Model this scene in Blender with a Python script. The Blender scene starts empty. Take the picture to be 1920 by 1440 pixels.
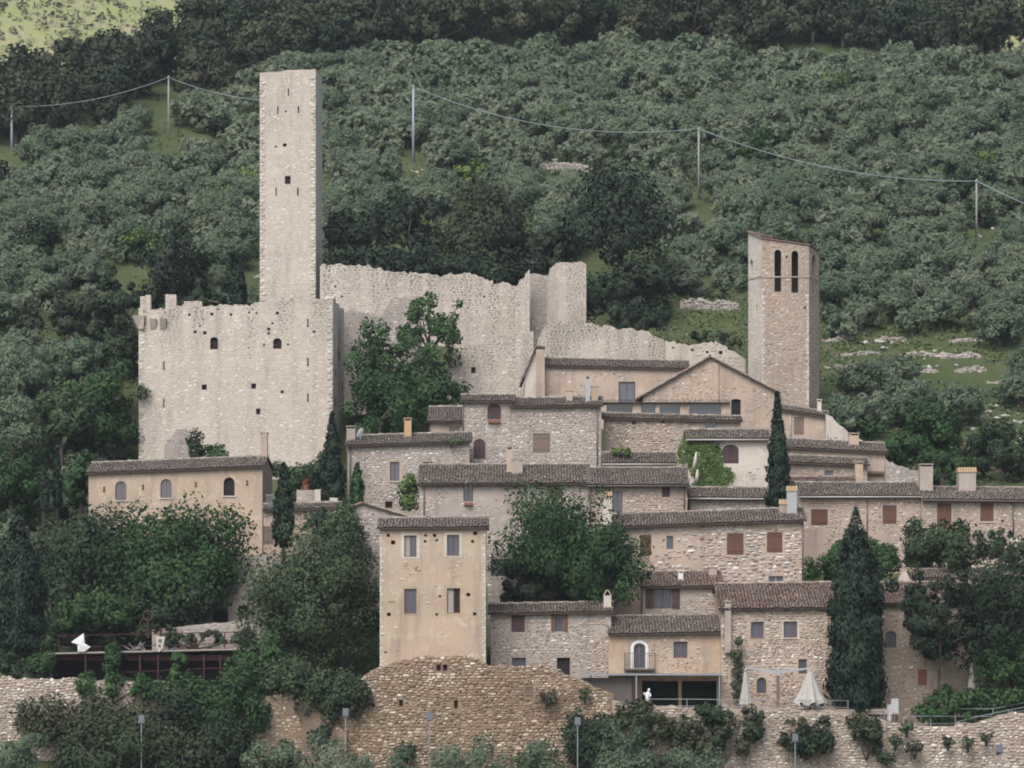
import bpy, math, random
import numpy as np
from mathutils import Vector, Matrix

# ------------------------------------------------------------------ camera, sky, sun, exposure
sc = bpy.context.scene
F, CX, HY = 6000.0, 960.0, 1150.0          # focal length in photo pixels, principal column, horizon row
cam = bpy.data.cameras.new('camera')
cam.sensor_width = 36.0
cam.lens = F * 36.0 / 1920.0
cam.shift_y = (HY - 720.0) / 1920.0
cam.clip_start = 1.0
cam.clip_end = 4000.0
cam_o = bpy.data.objects.new('camera', cam)
cam_o.rotation_euler = (math.radians(90), 0, 0)
sc.collection.objects.link(cam_o)
sc.camera = cam_o

SUN_EL, SUN_AZ = math.radians(50), math.radians(203)   # azimuth clockwise from +Y (north): behind and left of the viewer
world = bpy.data.worlds.new('World')
sc.world = world
world.use_nodes = True
wn, wl = world.node_tree.nodes, world.node_tree.links
bg = wn['Background']
sky = wn.new('ShaderNodeTexSky')
sky.sky_type = 'NISHITA'
sky.sun_disc = False
sky.sun_elevation = SUN_EL
sky.sun_rotation = SUN_AZ
sky.air_density = 1.0
sky.dust_density = 3.0
sky.ozone_density = 1.0
hsv = wn.new('ShaderNodeHueSaturation')          # thin cloud cover whitens the whole sky
hsv.inputs['Saturation'].default_value = 0.62
wl.new(sky.outputs[0], hsv.inputs['Color'])
wl.new(hsv.outputs[0], bg.inputs[0])
bg.inputs[1].default_value = 0.12
sun = bpy.data.lights.new('sun', 'SUN')
sun.energy = 1.5
sun.angle = math.radians(36)
sun.color = (1.0, 0.97, 0.94)
sun_o = bpy.data.objects.new('sun', sun)
sd = Vector((math.sin(SUN_AZ) * math.cos(SUN_EL), math.cos(SUN_AZ) * math.cos(SUN_EL), math.sin(SUN_EL)))
sun_o.rotation_euler = (-sd).to_track_quat('-Z', 'Y').to_euler()
sun_o.location = sd * 100
sc.collection.objects.link(sun_o)
sc.view_settings.view_transform = 'Standard'
sc.view_settings.look = 'None'
sc.view_settings.exposure = 1.05
sc.view_settings.gamma = 1.0
sc.view_settings.use_curve_mapping = False
sc.cycles.max_bounces = 5
sc.cycles.diffuse_bounces = 3
sc.cycles.glossy_bounces = 2
sc.cycles.transmission_bounces = 2
sc.cycles.volume_bounces = 0
sc.cycles.filter_width = 1.9
sc.cycles.use_denoising = True

# ------------------------------------------------------------------ basic helpers
COL = sc.collection
def obj(name, me, parent=None, mat=None, loc=(0, 0, 0), rotz=0.0, label=None, kind=None):
    o = bpy.data.objects.new(name, me)
    COL.objects.link(o)
    o.parent = parent
    o.location = loc
    o.rotation_euler = (0, 0, rotz)
    if mat is not None and me is not None and not me.materials:
        me.materials.append(mat)
    if label: o['label'] = label
    if kind: o['kind'] = kind
    return o

def tag(o, label, cat, group=None):
    o['label'] = label
    o['category'] = cat
    if 'kind' not in o.keys(): o['kind'] = 'thing'
    if group: o['group'] = group
    return o

def thing(name, label, cat, loc=(0, 0, 0), rotz=0.0, group=None):
    return tag(obj(name, None, None, None, loc, rotz), label, cat, group)

def mesh_np(name, V, polys, tone=None, weather=None, smooth=False, normals=None):
    """V (n,3); polys: list of (m,k) index arrays."""
    V = np.asarray(V, dtype=np.float32)
    me = bpy.data.meshes.new(name)
    me.vertices.add(len(V))
    me.vertices.foreach_set('co', V.ravel())
    polys = [np.asarray(p, dtype=np.int32) for p in polys if len(p)]
    loops = np.concatenate([p.ravel() for p in polys])
    tot = np.concatenate([np.full(len(p), p.shape[1], dtype=np.int32) for p in polys])
    start = np.concatenate([[0], np.cumsum(tot)[:-1]]).astype(np.int32)
    me.loops.add(len(loops))
    me.loops.foreach_set('vertex_index', loops)
    me.polygons.add(len(tot))
    me.polygons.foreach_set('loop_start', start)
    me.update(calc_edges=True)
    if smooth or normals is not None:
        me.polygons.foreach_set('use_smooth', np.ones(len(tot), dtype=bool))
    for nm, arr in (('tone', tone), ('weather', weather)):
        if arr is not None:
            a = me.attributes.new(nm, 'FLOAT', 'POINT')
            a.data.foreach_set('value', np.asarray(arr, dtype=np.float32))
    if normals is not None:
        me.normals_split_custom_set_from_vertices(np.asarray(normals, dtype=np.float32).tolist())
    return me

class G:
    """collects boxes, quads and tubes into one mesh"""
    def __init__(s): s.v, s.f = [], []
    def poly(s, pts):
        n = len(s.v); s.v += [tuple(p) for p in pts]; s.f.append(tuple(range(n, n + len(pts)))); return s
    def box(s, x0, x1, y0, y1, z0, z1):
        n = len(s.v)
        s.v += [(x0, y0, z0), (x1, y0, z0), (x1, y1, z0), (x0, y1, z0), (x0, y0, z1), (x1, y0, z1), (x1, y1, z1), (x0, y1, z1)]
        s.f += [tuple(n + i for i in q) for q in ((3, 2, 1, 0), (4, 5, 6, 7), (0, 1, 5, 4), (1, 2, 6, 5), (2, 3, 7, 6), (3, 0, 4, 7))]
        return s
    def hexa(s, b, t):
        """b, t: four bottom and four top corners, same order"""
        n = len(s.v); s.v += [tuple(p) for p in b] + [tuple(p) for p in t]
        s.f += [tuple(n + i for i in q) for q in ((3, 2, 1, 0), (4, 5, 6, 7), (0, 1, 5, 4), (1, 2, 6, 5), (2, 3, 7, 6), (3, 0, 4, 7))]
        return s
    def tube(s, pts, rad, k=6, cap=True):
        pts = [Vector(p) for p in pts]
        if not hasattr(rad, '__len__'): rad = [rad] * len(pts)
        rings = []
        for i, p in enumerate(pts):
            d = (pts[min(i + 1, len(pts) - 1)] - pts[max(i - 1, 0)]).normalized()
            a = d.cross(Vector((0.13, 0.9, 0.31))).normalized(); b = d.cross(a)
            n = len(s.v)
            s.v += [tuple(p + (a * math.cos(t) + b * math.sin(t)) * rad[i]) for t in [2 * math.pi * j / k for j in range(k)]]
            rings.append(n)
        for a, b in zip(rings, rings[1:]):
            s.f += [(a + j, a + (j + 1) % k, b + (j + 1) % k, b + j) for j in range(k)]
        if cap:
            s.f.append(tuple(rings[0] + j for j in reversed(range(k)))); s.f.append(tuple(rings[-1] + j for j in range(k)))
        return s
    def mesh(s, name, smooth=False):
        me = bpy.data.meshes.new(name); me.from_pydata(s.v, [], s.f); me.update()
        if smooth: me.polygons.foreach_set('use_smooth', np.ones(len(s.f), dtype=bool))
        return me

def hash2(ix, iy, seed):
    h = np.sin(ix * 127.1 + iy * 311.7 + seed * 74.7) * 43758.5453
    return h - np.floor(h)
def vnoise(x, y, seed=0):
    x = np.asarray(x, dtype=float); y = np.asarray(y, dtype=float)
    ix, iy = np.floor(x), np.floor(y); fx, fy = x - ix, y - iy
    fx, fy = fx * fx * (3 - 2 * fx), fy * fy * (3 - 2 * fy)
    a, b = hash2(ix, iy, seed), hash2(ix + 1, iy, seed)
    c, d = hash2(ix, iy + 1, seed), hash2(ix + 1, iy + 1, seed)
    return (a * (1 - fx) + b * fx) * (1 - fy) + (c * (1 - fx) + d * fx) * fy
def fbm(x, y, seed=0):
    return 0.55 * vnoise(x, y, seed) + 0.3 * vnoise(x * 2.1, y * 2.1, seed + 3) + 0.15 * vnoise(x * 4.3, y * 4.3, seed + 7)
def smooth(a, b, x):
    t = np.clip((x - a) / (b - a), 0, 1); return t * t * (3 - 2 * t)

def P(px, py, Y): return ((px - CX) / F * Y, Y, (HY - py) / F * Y)

# ------------------------------------------------------------------ materials
def lin(r, g, b):
    f = lambda c: (c / 255 / 12.92) if c / 255 <= 0.04045 else ((c / 255 + 0.055) / 1.055) ** 2.4
    return (f(r), f(g), f(b), 1.0)

class M:
    def __init__(s, name, rough=0.9, spec=0.2):
        s.m = bpy.data.materials.new(name); s.m.use_nodes = True
        s.t = s.m.node_tree; s.n = s.t.nodes; s.b = s.n['Principled BSDF']
        s.b.inputs['Roughness'].default_value = rough
        s.b.inputs['Specular IOR Level'].default_value = spec
        s.tc = None
    def link(s, a, b): s.t.links.new(a, b); return s
    def coord(s, scale=(1, 1, 1), world=False):
        if world:
            g = s.n.new('ShaderNodeNewGeometry'); src = g.outputs['Position']
        else:
            if s.tc is None: s.tc = s.n.new('ShaderNodeTexCoord')
            src = s.tc.outputs['Object']
        mp = s.n.new('ShaderNodeMapping'); mp.inputs['Scale'].default_value = scale
        s.link(src, mp.inputs['Vector']); return mp.outputs[0]
    def noise(s, scale, detail=4, rough=0.6, sc3=(1, 1, 1), world=False):
        n = s.n.new('ShaderNodeTexNoise'); n.inputs['Scale'].default_value = scale
        n.inputs['Detail'].default_value = detail; n.inputs['Roughness'].default_value = rough
        s.link(s.coord(sc3, world), n.inputs['Vector']); return n.outputs['Fac']
    def attr(s, name):
        a = s.n.new('ShaderNodeAttribute'); a.attribute_name = name; return a.outputs['Fac']
    def ramp(s, fac, stops, interp='LINEAR'):
        r = s.n.new('ShaderNodeValToRGB'); e = r.color_ramp.elements; r.color_ramp.interpolation = interp
        while len(e) < len(stops): e.new(0.5)
        for el, (p, c) in zip(e, stops):
            el.position = p; el.color = c if len(c) == 4 else (*c, 1)
        s.link(fac, r.inputs[0]); return r.outputs[0]
    def val(s, fac, lo, hi):
        mr = s.n.new('ShaderNodeMapRange'); mr.inputs['From Min'].default_value = lo; mr.inputs['From Max'].default_value = hi
        s.link(fac, mr.inputs['Value']); return mr.outputs[0]
    def math(s, op, a, b):
        m = s.n.new('ShaderNodeMath'); m.operation = op
        for k, v in enumerate((a, b)):
            if isinstance(v, (int, float)): m.inputs[k].default_value = v
            else: s.link(v, m.inputs[k])
        return m.outputs[0]
    def mix(s, fac, a, b, mode='MIX'):
        m = s.n.new('ShaderNodeMix'); m.data_type = 'RGBA'; m.blend_type = mode
        for key, v in ((0, fac), (6, a), (7, b)):
            if isinstance(v, (int, float)): m.inputs[key].default_value = v
            elif isinstance(v, tuple): m.inputs[key].default_value = v
            else: s.link(v, m.inputs[key])
        return m.outputs[2]
    def bump(s, h, strength=0.4, dist=0.05):
        b = s.n.new('ShaderNodeBump'); b.inputs['Strength'].default_value = strength; b.inputs['Distance'].default_value = dist
        s.link(h, b.inputs['Height']); s.link(b.outputs[0], s.b.inputs['Normal']); return s
    def color(s, c):
        if isinstance(c, tuple): s.b.inputs['Base Color'].default_value = c
        else: s.link(c, s.b.inputs['Base Color'])
        return s
    def rnd(s):
        o = s.n.new('ShaderNodeObjectInfo'); return o.outputs['Random']

def plain(name, c, rough=0.8, metal=0.0, spec=0.3, var=0.25):
    m = M(name, rough, spec)
    m.b.inputs['Metallic'].default_value = metal
    n = m.noise(3.0, 4)
    d = tuple(x * (1 - var) for x in c[:3]) + (1,)
    m.color(m.mix(n, d, c))
    return m.m

def plaster(name, a, b, patch, grey=(0.20, 0.18, 0.16, 1)):
    m = M(name, 0.95, 0.1)
    c = m.mix(m.val(m.noise(0.45, 5, 0.65), 0.38, 0.62), a, tuple(x * 0.9 for x in b[:3]) + (1,))
    c = m.mix(m.val(m.noise(0.9, 6, 0.75), 0.50, 0.62), c, patch)
    st = m.val(m.noise(1.0, 4, 0.6, (1.1, 1.1, 0.13)), 0.50, 0.75)
    c = m.mix(m.math('MULTIPLY', st, 0.6), c, grey)
    c = m.mix(m.val(m.noise(9.0, 3, 0.6), 0.2, 0.8), m.mix(0.22, c, (0.08, 0.06, 0.05, 1)), c)
    m.color(c); m.bump(m.noise(7.0, 6, 0.7), 0.55, 0.06)
    return m.m

def stones(name, stops, grey=(0.26, 0.25, 0.23, 1)):
    m = M(name, 0.92, 0.15)
    c = m.ramp(m.attr('tone'), stops)
    c = m.mix(m.attr('weather'), c, grey)
    n = m.noise(5.0, 5, 0.65)
    c = m.mix(m.val(n, 0.25, 0.8), m.mix(0.35, c, (0.07, 0.06, 0.05, 1)), c)
    m.color(c); m.bump(m.noise(9.0, 4, 0.7), 0.5, 0.04)
    return m.m

def foliage(name, stops, trans=0.25, rv=0.35):
    m = M(name, 0.75, 0.25)
    t = m.math('ADD', m.attr('tone'), m.math('MULTIPLY', m.math('SUBTRACT', m.rnd(), 0.5), rv))
    c = m.ramp(t, stops)
    m.color(c)
    tr = m.n.new('ShaderNodeBsdfTranslucent'); m.link(c, tr.inputs[0])
    mx = m.n.new('ShaderNodeMixShader'); mx.inputs[0].default_value = trans
    m.link(m.b.outputs[0], mx.inputs[1]); m.link(tr.outputs[0], mx.inputs[2])
    m.link(mx.outputs[0], m.n['Material Output'].inputs[0])
    return m.m

MAT = {}
MAT['keep_wall'] = plaster('keep_mortar', (0.48, 0.42, 0.36, 1), (0.44, 0.385, 0.33, 1), (0.53, 0.47, 0.41, 1))
MAT['keep_stone'] = stones('keep_stone', [(0.0, (0.42, 0.36, 0.30)), (0.35, (0.49, 0.43, 0.37)), (0.7, (0.53, 0.475, 0.415)), (1.0, (0.68, 0.64, 0.59))], grey=(0.12, 0.115, 0.105, 1))
MAT['tower_stone'] = stones('tower_stone', [(0.0, (0.42, 0.36, 0.31)), (0.4, (0.48, 0.42, 0.37)), (0.8, (0.52, 0.465, 0.415)), (1.0, (0.66, 0.62, 0.57))], grey=(0.15, 0.14, 0.13, 1))
MAT['ruin_wall'] = plaster('ruin_mortar', (0.46, 0.405, 0.345, 1), (0.42, 0.365, 0.31, 1), (0.51, 0.455, 0.395, 1))
MAT['ruin_stone'] = stones('ruin_stone', [(0.0, (0.38, 0.33, 0.28)), (0.4, (0.46, 0.405, 0.35)), (0.8, (0.52, 0.47, 0.42)), (1.0, (0.68, 0.65, 0.61))], grey=(0.12, 0.118, 0.11, 1))
MAT['quoin'] = stones('quoin_stone', [(0.0, (0.42, 0.37, 0.32)), (0.5, (0.50, 0.455, 0.40)), (1.0, (0.60, 0.56, 0.51))])
MAT['bell_stone'] = stones('bell_stone', [(0.0, (0.24, 0.175, 0.135)), (0.45, (0.35, 0.275, 0.22)), (0.8, (0.43, 0.36, 0.30)), (1.0, (0.54, 0.49, 0.43))])
MAT['grey_rubble'] = stones('grey_rubble', [(0.0, (0.24, 0.205, 0.18)), (0.35, (0.36, 0.315, 0.28)), (0.75, (0.49, 0.445, 0.405)), (1.0, (0.68, 0.65, 0.61))])
MAT['warm_rubble'] = stones('warm_rubble', [(0.0, (0.21, 0.165, 0.135)), (0.35, (0.335, 0.27, 0.22)), (0.75, (0.45, 0.385, 0.33)), (1.0, (0.67, 0.625, 0.57))])
MAT['ochre_rubble'] = stones('ochre_rubble', [(0.0, (0.125, 0.085, 0.055)), (0.35, (0.255, 0.185, 0.125)), (0.7, (0.375, 0.295, 0.22)), (1.0, (0.62, 0.56, 0.48))])
MAT['dry_rubble'] = stones('dry_rubble', [(0.0, (0.18, 0.16, 0.14)), (0.5, (0.33, 0.31, 0.28)), (1.0, (0.55, 0.53, 0.50))])
MAT['mortar_grey'] = plaster('mortar_grey', (0.34, 0.295, 0.26, 1), (0.29, 0.25, 0.22, 1), (0.39, 0.34, 0.30, 1))
MAT['mortar_warm'] = plaster('mortar_warm', (0.35, 0.285, 0.23, 1), (0.29, 0.235, 0.19, 1), (0.40, 0.335, 0.275, 1))
MAT['mortar_ochre'] = plaster('mortar_ochre', (0.215, 0.155, 0.105, 1), (0.16, 0.115, 0.08, 1), (0.28, 0.21, 0.15, 1))
MAT['plaster_beige'] = plaster('plaster_beige', (0.43, 0.335, 0.255, 1), (0.375, 0.29, 0.22, 1), (0.48, 0.39, 0.305, 1))
MAT['plaster_ochre'] = plaster('plaster_ochre', (0.43, 0.325, 0.23, 1), (0.36, 0.265, 0.19, 1), (0.46, 0.37, 0.285, 1))
MAT['plaster_pink'] = plaster('plaster_pink', (0.42, 0.33, 0.265, 1), (0.36, 0.28, 0.225, 1), (0.46, 0.375, 0.305, 1))
MAT['plaster_pale'] = plaster('plaster_pale', (0.50, 0.45, 0.39, 1), (0.45, 0.40, 0.34, 1), (0.55, 0.50, 0.44, 1))
MAT['plaster_grey'] = plaster('plaster_grey', (0.36, 0.31, 0.275, 1), (0.31, 0.265, 0.235, 1), (0.41, 0.355, 0.31, 1))
MAT['tile'] = stones('roof_tile', [(0.0, (0.085, 0.066, 0.054)), (0.45, (0.165, 0.132, 0.108)), (0.8, (0.24, 0.20, 0.165)), (1.0, (0.40, 0.35, 0.29))], grey=(0.27, 0.25, 0.225, 1))
MAT['tile_red'] = stones('roof_tile_red', [(0.0, (0.09, 0.058, 0.047)), (0.45, (0.175, 0.115, 0.092)), (0.8, (0.25, 0.175, 0.14)), (1.0, (0.40, 0.33, 0.27))], grey=(0.27, 0.25, 0.225, 1))
MAT['tile_pale'] = stones('roof_tile_pale', [(0.0, (0.16, 0.11, 0.085)), (0.45, (0.26, 0.19, 0.15)), (0.8, (0.34, 0.27, 0.22)), (1.0, (0.45, 0.38, 0.32))])
MAT['roof_deck'] = plain('roof_deck', (0.075, 0.055, 0.047, 1), 0.95)
MAT['wood'] = plain('shutter_wood', (0.135, 0.062, 0.042, 1), 0.7, var=0.35)
MAT['wood_dark'] = plain('dark_wood', (0.075, 0.045, 0.045, 1), 0.7, var=0.35)
MAT['wood_grey'] = plain('weathered_wood', (0.20, 0.145, 0.12, 1), 0.85, var=0.35)
MAT['frame'] = plain('window_frame', (0.10, 0.05, 0.04, 1), 0.6)
MAT['frame_red'] = plain('window_frame_red', (0.21, 0.075, 0.05, 1), 0.6)
def glassmat():
    m = M('sky_tinted_glass', 0.12, 0.6)
    m.b.inputs['IOR'].default_value = 1.6
    m.color(m.mix(m.noise(0.8, 2), (0.035, 0.042, 0.06, 1), (0.09, 0.10, 0.135, 1)))  # blue grey base colour stands in for reflected sky
    return m.m
MAT['glass'] = glassmat()
MAT['curtain'] = plain('curtain', (0.30, 0.28, 0.26, 1), 0.9)
MAT['dark'] = plain('painted_dark', (0.02, 0.017, 0.016, 1), 0.95)  # near-black colour stands in for shade inside openings; also colours chimney pots
MAT['metal'] = plain('zinc_metal', (0.33, 0.335, 0.345, 1), 0.7, 0.0)
MAT['rail'] = plain('grey_rail', (0.24, 0.26, 0.28, 1), 0.6, 0.1)
MAT['gutter'] = plain('dark_gutter', (0.10, 0.085, 0.08, 1), 0.7)
MAT['pipe'] = plain('brown_pipe', (0.14, 0.10, 0.09, 1), 0.7)
MAT['gutter_pale'] = plain('pale_gutter', (0.38, 0.36, 0.34, 1), 0.6)
MAT['iron'] = plain('rusty_iron', (0.085, 0.055, 0.048, 1), 0.85)
MAT['rust'] = plain('red_rust', (0.055, 0.023, 0.019, 1), 0.85)
MAT['white'] = plain('white_paint', (0.58, 0.575, 0.57, 1), 0.6, var=0.08)
MAT['chim_ochre'] = plain('ochre_chimney', (0.42, 0.27, 0.16, 1), 0.9)
MAT['chim_tile'] = plain('chimney_tile', (0.40, 0.28, 0.165, 1), 0.85)
MAT['terracotta'] = plain('terracotta', (0.22, 0.095, 0.062, 1), 0.85)
MAT['canvas'] = plain('umbrella_canvas', (0.36, 0.34, 0.31, 1), 0.9)
MAT['pole'] = plain('concrete_pole', (0.25, 0.24, 0.225, 1), 0.85)
MAT['pole_steel'] = plain('steel_pole', (0.27, 0.30, 0.345, 1), 0.6)
MAT['wire'] = plain('cable', (0.24, 0.27, 0.28, 1), 0.7)
MAT['lamp'] = plain('floodlight_grey', (0.10, 0.105, 0.13, 1), 0.6)
MAT['bark'] = plain('bark', (0.10, 0.08, 0.065, 1), 0.95, var=0.4)
MAT['olive'] = foliage('olive_leaves', [(0.0, (0.095, 0.140, 0.085)), (0.5, (0.140, 0.188, 0.118)), (1.0, (0.200, 0.232, 0.155))], 0.5, 0.75)
MAT['oak'] = foliage('oak_leaves', [(0.0, (0.018, 0.026, 0.015)), (0.5, (0.036, 0.045, 0.024)), (1.0, (0.066, 0.070, 0.036))], 0.2, 0.5)
MAT['pine'] = foliage('pine_needles', [(0.0, (0.010, 0.018, 0.012)), (0.5, (0.022, 0.036, 0.020)), (1.0, (0.044, 0.060, 0.030))], 0.15)
MAT['broad'] = foliage('broad_leaves', [(0.0, (0.014, 0.036, 0.012)), (0.5, (0.032, 0.072, 0.024)), (1.0, (0.062, 0.118, 0.040))], 0.3)
MAT['fresh'] = foliage('fresh_leaves', [(0.0, (0.045, 0.080, 0.022)), (0.5, (0.092, 0.145, 0.040)), (1.0, (0.160, 0.215, 0.065))], 0.3)
MAT['darkleaf'] = foliage('dark_leaves', [(0.0, (0.009, 0.018, 0.010)), (0.5, (0.019, 0.034, 0.017)), (1.0, (0.040, 0.060, 0.028))], 0.2)
MAT['willow'] = foliage('grey_green_leaves', [(0.0, (0.022, 0.040, 0.017)), (0.5, (0.042, 0.066, 0.030)), (1.0, (0.072, 0.100, 0.048))], 0.25)
MAT['cypress'] = foliage('cypress_leaves', [(0.0, (0.007, 0.016, 0.010)), (0.5, (0.014, 0.028, 0.017)), (1.0, (0.028, 0.046, 0.026))], 0.12)
MAT['dry'] = foliage('dry_shrub', [(0.0, (0.020, 0.028, 0.014)), (0.5, (0.042, 0.052, 0.026)), (1.0, (0.085, 0.088, 0.048))], 0.2)

def groundmat():
    m = M('hillside_ground', 1.0, 0.05)
    c = m.mix(m.val(m.noise(0.09, 5, 0.6, world=True), 0.35, 0.65), (0.048, 0.066, 0.026, 1), (0.070, 0.084, 0.040, 1))
    c = m.mix(m.val(m.noise(0.5, 5, 0.7, world=True), 0.55, 0.75), c, (0.11, 0.095, 0.058, 1))
    c = m.mix(m.val(m.noise(0.35, 7, 0.8, world=True), 0.66, 0.74), c, (0.34, 0.32, 0.28, 1))
    m.color(c); m.bump(m.noise(2.5, 6, 0.75, world=True), 0.8, 0.2)
    return m.m
MAT['ground'] = groundmat()
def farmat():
    m = M('far_grass_sun_tint', 1.0, 0.05)
    c = m.mix(m.val(m.noise(0.05, 5, 0.6, world=True), 0.35, 0.65), (0.19, 0.21, 0.085, 1), (0.235, 0.22, 0.125, 1))  # pale base colour stands in for sunshine on this hill
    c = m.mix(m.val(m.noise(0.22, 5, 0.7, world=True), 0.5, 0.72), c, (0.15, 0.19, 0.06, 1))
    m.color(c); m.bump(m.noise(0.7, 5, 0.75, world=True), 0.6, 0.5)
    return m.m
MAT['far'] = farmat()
# ------------------------------------------------------------------ terrain
PC_Y = [-60, 0, 20, 60, 140, 220, 246, 249.9, 252.5, 256, 262, 268, 276, 284, 290, 300, 308, 318, 330, 340]
PC_Z = [-1.7, -1.7, -4, -12, -20, -16, -13, -12.8, -7.6, -7.4, -3.5, -0.5, 4.0, 8.5, 11.5, 16, 19, 23, 28.5, 33]
PL_Y = [-60, 0, 20, 60, 140, 220, 246, 249.9, 254, 262, 270, 284, 300, 306, 318, 330, 340]
PL_Z = [-1.7, -1.7, -4, -12, -20, -16, -13, -11.5, -6.5, -5.2, -3.5, 1.5, 9.5, 12.8, 21.0, 28, 33]
CR_PX = [-400, 0, 120, 240, 450, 780, 890, 980, 1300, 1700, 1860, 1930, 2300]
CR_Y = [412, 412, 418, 432, 452, 505, 456, 510, 520, 496, 450, 433, 425]
def terrain(X, Y):
    X = np.asarray(X, dtype=float); Y = np.asarray(Y, dtype=float)
    wl_ = smooth(-11.5, -15.5, X)
    z = np.interp(Y, PC_Y, PC_Z) * (1 - wl_) + np.interp(Y, PL_Y, PL_Z) * wl_
    z = z - 1.7 * smooth(27.5, 29.5, X) * smooth(249, 251, Y) * (1 - smooth(255.5, 258, Y))
    up = 33 + 0.42 * (Y - 340)
    z = np.where(Y > 340, up, z)
    px = X / np.maximum(Y, 1) * F + CX
    yc = np.interp(px, CR_PX, CR_Y)
    over = np.maximum(Y - yc, 0)
    z = z - np.where(Y > 340, 0.62 * over * over / (over + 14), 0)
    amp = smooth(286, 345, Y) * 1.5
    return z + amp * (fbm(X * 0.06, Y * 0.06, 5) - 0.5) * 2
def tz(X, Y): return float(terrain(X, Y))
def ground_at(px, py, y0=286, y1=520):
    ys = np.arange(y0, y1, 0.5); a, b = (px - CX) / F, (HY - py) / F
    d = terrain(a * ys, ys) - b * ys
    i = np.argmax(d >= 0)
    if d[i] < 0: i = len(ys) - 1
    Y = ys[i]; return a * Y, Y, tz(a * Y, Y)

ys = np.concatenate([np.arange(-60, 240, 12), np.arange(240, 346, 1.0), np.arange(346, 540, 2.5), np.arange(540, 700, 16)])
xs = np.concatenate([np.arange(-320, -90, 14), np.arange(-90, 90, 1.6), np.arange(90, 321, 14)])
XX, YY = np.meshgrid(xs, ys)
ZZ = terrain(XX, YY)
nx, ny = len(xs), len(ys)
ii = (np.arange(ny - 1)[:, None] * nx + np.arange(nx - 1)[None, :]).ravel()
o = obj('hillside', mesh_np('hillside', np.stack([XX, YY, ZZ], -1).reshape(-1, 3), [np.stack([ii, ii + 1, ii + nx + 1, ii + nx], 1)], smooth=True), mat=MAT['ground'], kind='structure')
o['label'] = 'green terraced hillside rising behind the village'
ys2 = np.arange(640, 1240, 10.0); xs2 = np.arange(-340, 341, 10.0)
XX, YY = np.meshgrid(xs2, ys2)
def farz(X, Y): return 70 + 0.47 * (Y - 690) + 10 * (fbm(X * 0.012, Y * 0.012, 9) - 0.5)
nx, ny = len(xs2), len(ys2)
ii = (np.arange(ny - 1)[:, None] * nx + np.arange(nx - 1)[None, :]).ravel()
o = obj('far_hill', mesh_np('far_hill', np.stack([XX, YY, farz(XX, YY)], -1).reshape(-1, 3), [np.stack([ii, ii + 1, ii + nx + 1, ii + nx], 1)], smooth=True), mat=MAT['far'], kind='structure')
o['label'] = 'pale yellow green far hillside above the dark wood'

# ------------------------------------------------------------------ foliage
def unit(a): return a / np.maximum(np.linalg.norm(a, axis=-1, keepdims=True), 1e-6)
def cards(rs, cen, rad, n, size, ccen, crad, aspect=1.5, up=0.0, flat=1.0, outn=0.45, upn=0.3):
    """leaf cards spread through clumps; cen (k,3), rad (k,)"""
    k = len(cen)
    w = rad ** 2; idx = rs.choice(k, n, p=w / w.sum())
    d = unit(rs.normal(size=(n, 3)))
    off = d * (0.35 + 0.65 * rs.rand(n, 1) ** 0.6) * rad[idx][:, None] * np.array([1, 1, flat])
    p = cen[idx] + off
    ns = unit(0.65 * unit(off) + outn * unit((p - ccen) / crad) + 0.12 * rs.normal(size=(n, 3)) + np.array([0, 0, upn]))
    ng = unit(ns + 0.5 * rs.normal(size=(n, 3)))
    t = rs.normal(size=(n, 3)) + np.array([0, 0, up])
    t = unit(t - ng * (t * ng).sum(1, keepdims=True)); b = np.cross(ng, t)
    s = size * (0.55 + 0.9 * rs.rand(n, 1))
    V = np.stack([p + t * s * aspect * 0.5, p + b * s * 0.5, p - t * s * aspect * 0.5, p - b * s * 0.5], 1)
    ct = rs.rand(k)
    tone = np.clip(0.18 + 0.42 * ct[idx] + 0.32 * rs.rand(n), 0, 1)
    return V.reshape(-1, 3), np.repeat(tone, 4), np.repeat(ns, 4, axis=0)
def card_mesh(name, V, tone, N):
    return mesh_np(name, V, [np.arange(len(V)).reshape(-1, 4)], tone=tone, normals=N)

def clumps(rs, n, R, cr, lump=0.25, low=-1.0):
    d = unit(rs.normal(size=(n * 3, 3))); d = d[d[:, 2] > low][:n]; d = d / (np.abs(d) ** 2.7).sum(1, keepdims=True) ** (1 / 2.7)
    n = len(d)
    r = (0.25 + 0.75 * rs.rand(n) ** 0.5) * (1 + lump * (rs.rand(n) - 0.5) * 2)
    c = d * r[:, None] * np.array(R) * 0.9
    return c, cr * (0.6 + 0.8 * rs.rand(n))

def trunk_mesh(rs, h, r, cc, targets, k=6):
    g = G()
    lean = rs.normal(size=2) * 0.05 * h
    fork = Vector((lean[0], lean[1], h))
    g.tube([(0, 0, -0.5), (lean[0] * 0.3, lean[1] * 0.3, h * 0.45), fork], [r * 1.25, r, r * 0.8], k)
    for t in targets:
        t = Vector(t); m = fork.lerp(t, 0.5) + Vector(rs.normal(size=3)) * 0.06 * h
        g.tube([fork, m, t], [r * 0.6, r * 0.38, r * 0.12], 5)
    return g.mesh('trunk', True)

def tree_meshes(seed, h, R, trunk_h, trunk_r, ncl, cr, n, size, **kw):
    """h: height of the crown centre above the base"""
    rs = np.random.RandomState(seed)
    lump = kw.pop('lump', 0.25); low = kw.pop('low', -0.75); flat = kw.pop('cflat', 1.0); nl = kw.pop('limbs', 5)
    c, r = clumps(rs, ncl, R, cr, lump, low)
    V, tone, N = cards(rs, c, r, n, size, np.zeros(3), np.array(R), flat=flat, **kw)
    V = V + np.array([0, 0, h]); cc = c + np.array([0, 0, h])
    tm = trunk_mesh(rs, trunk_h, trunk_r, cc, [tuple(q) for q in cc[rs.permutation(len(cc))[:nl]]])
    return card_mesh('crown', V, tone, N), tm

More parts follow.
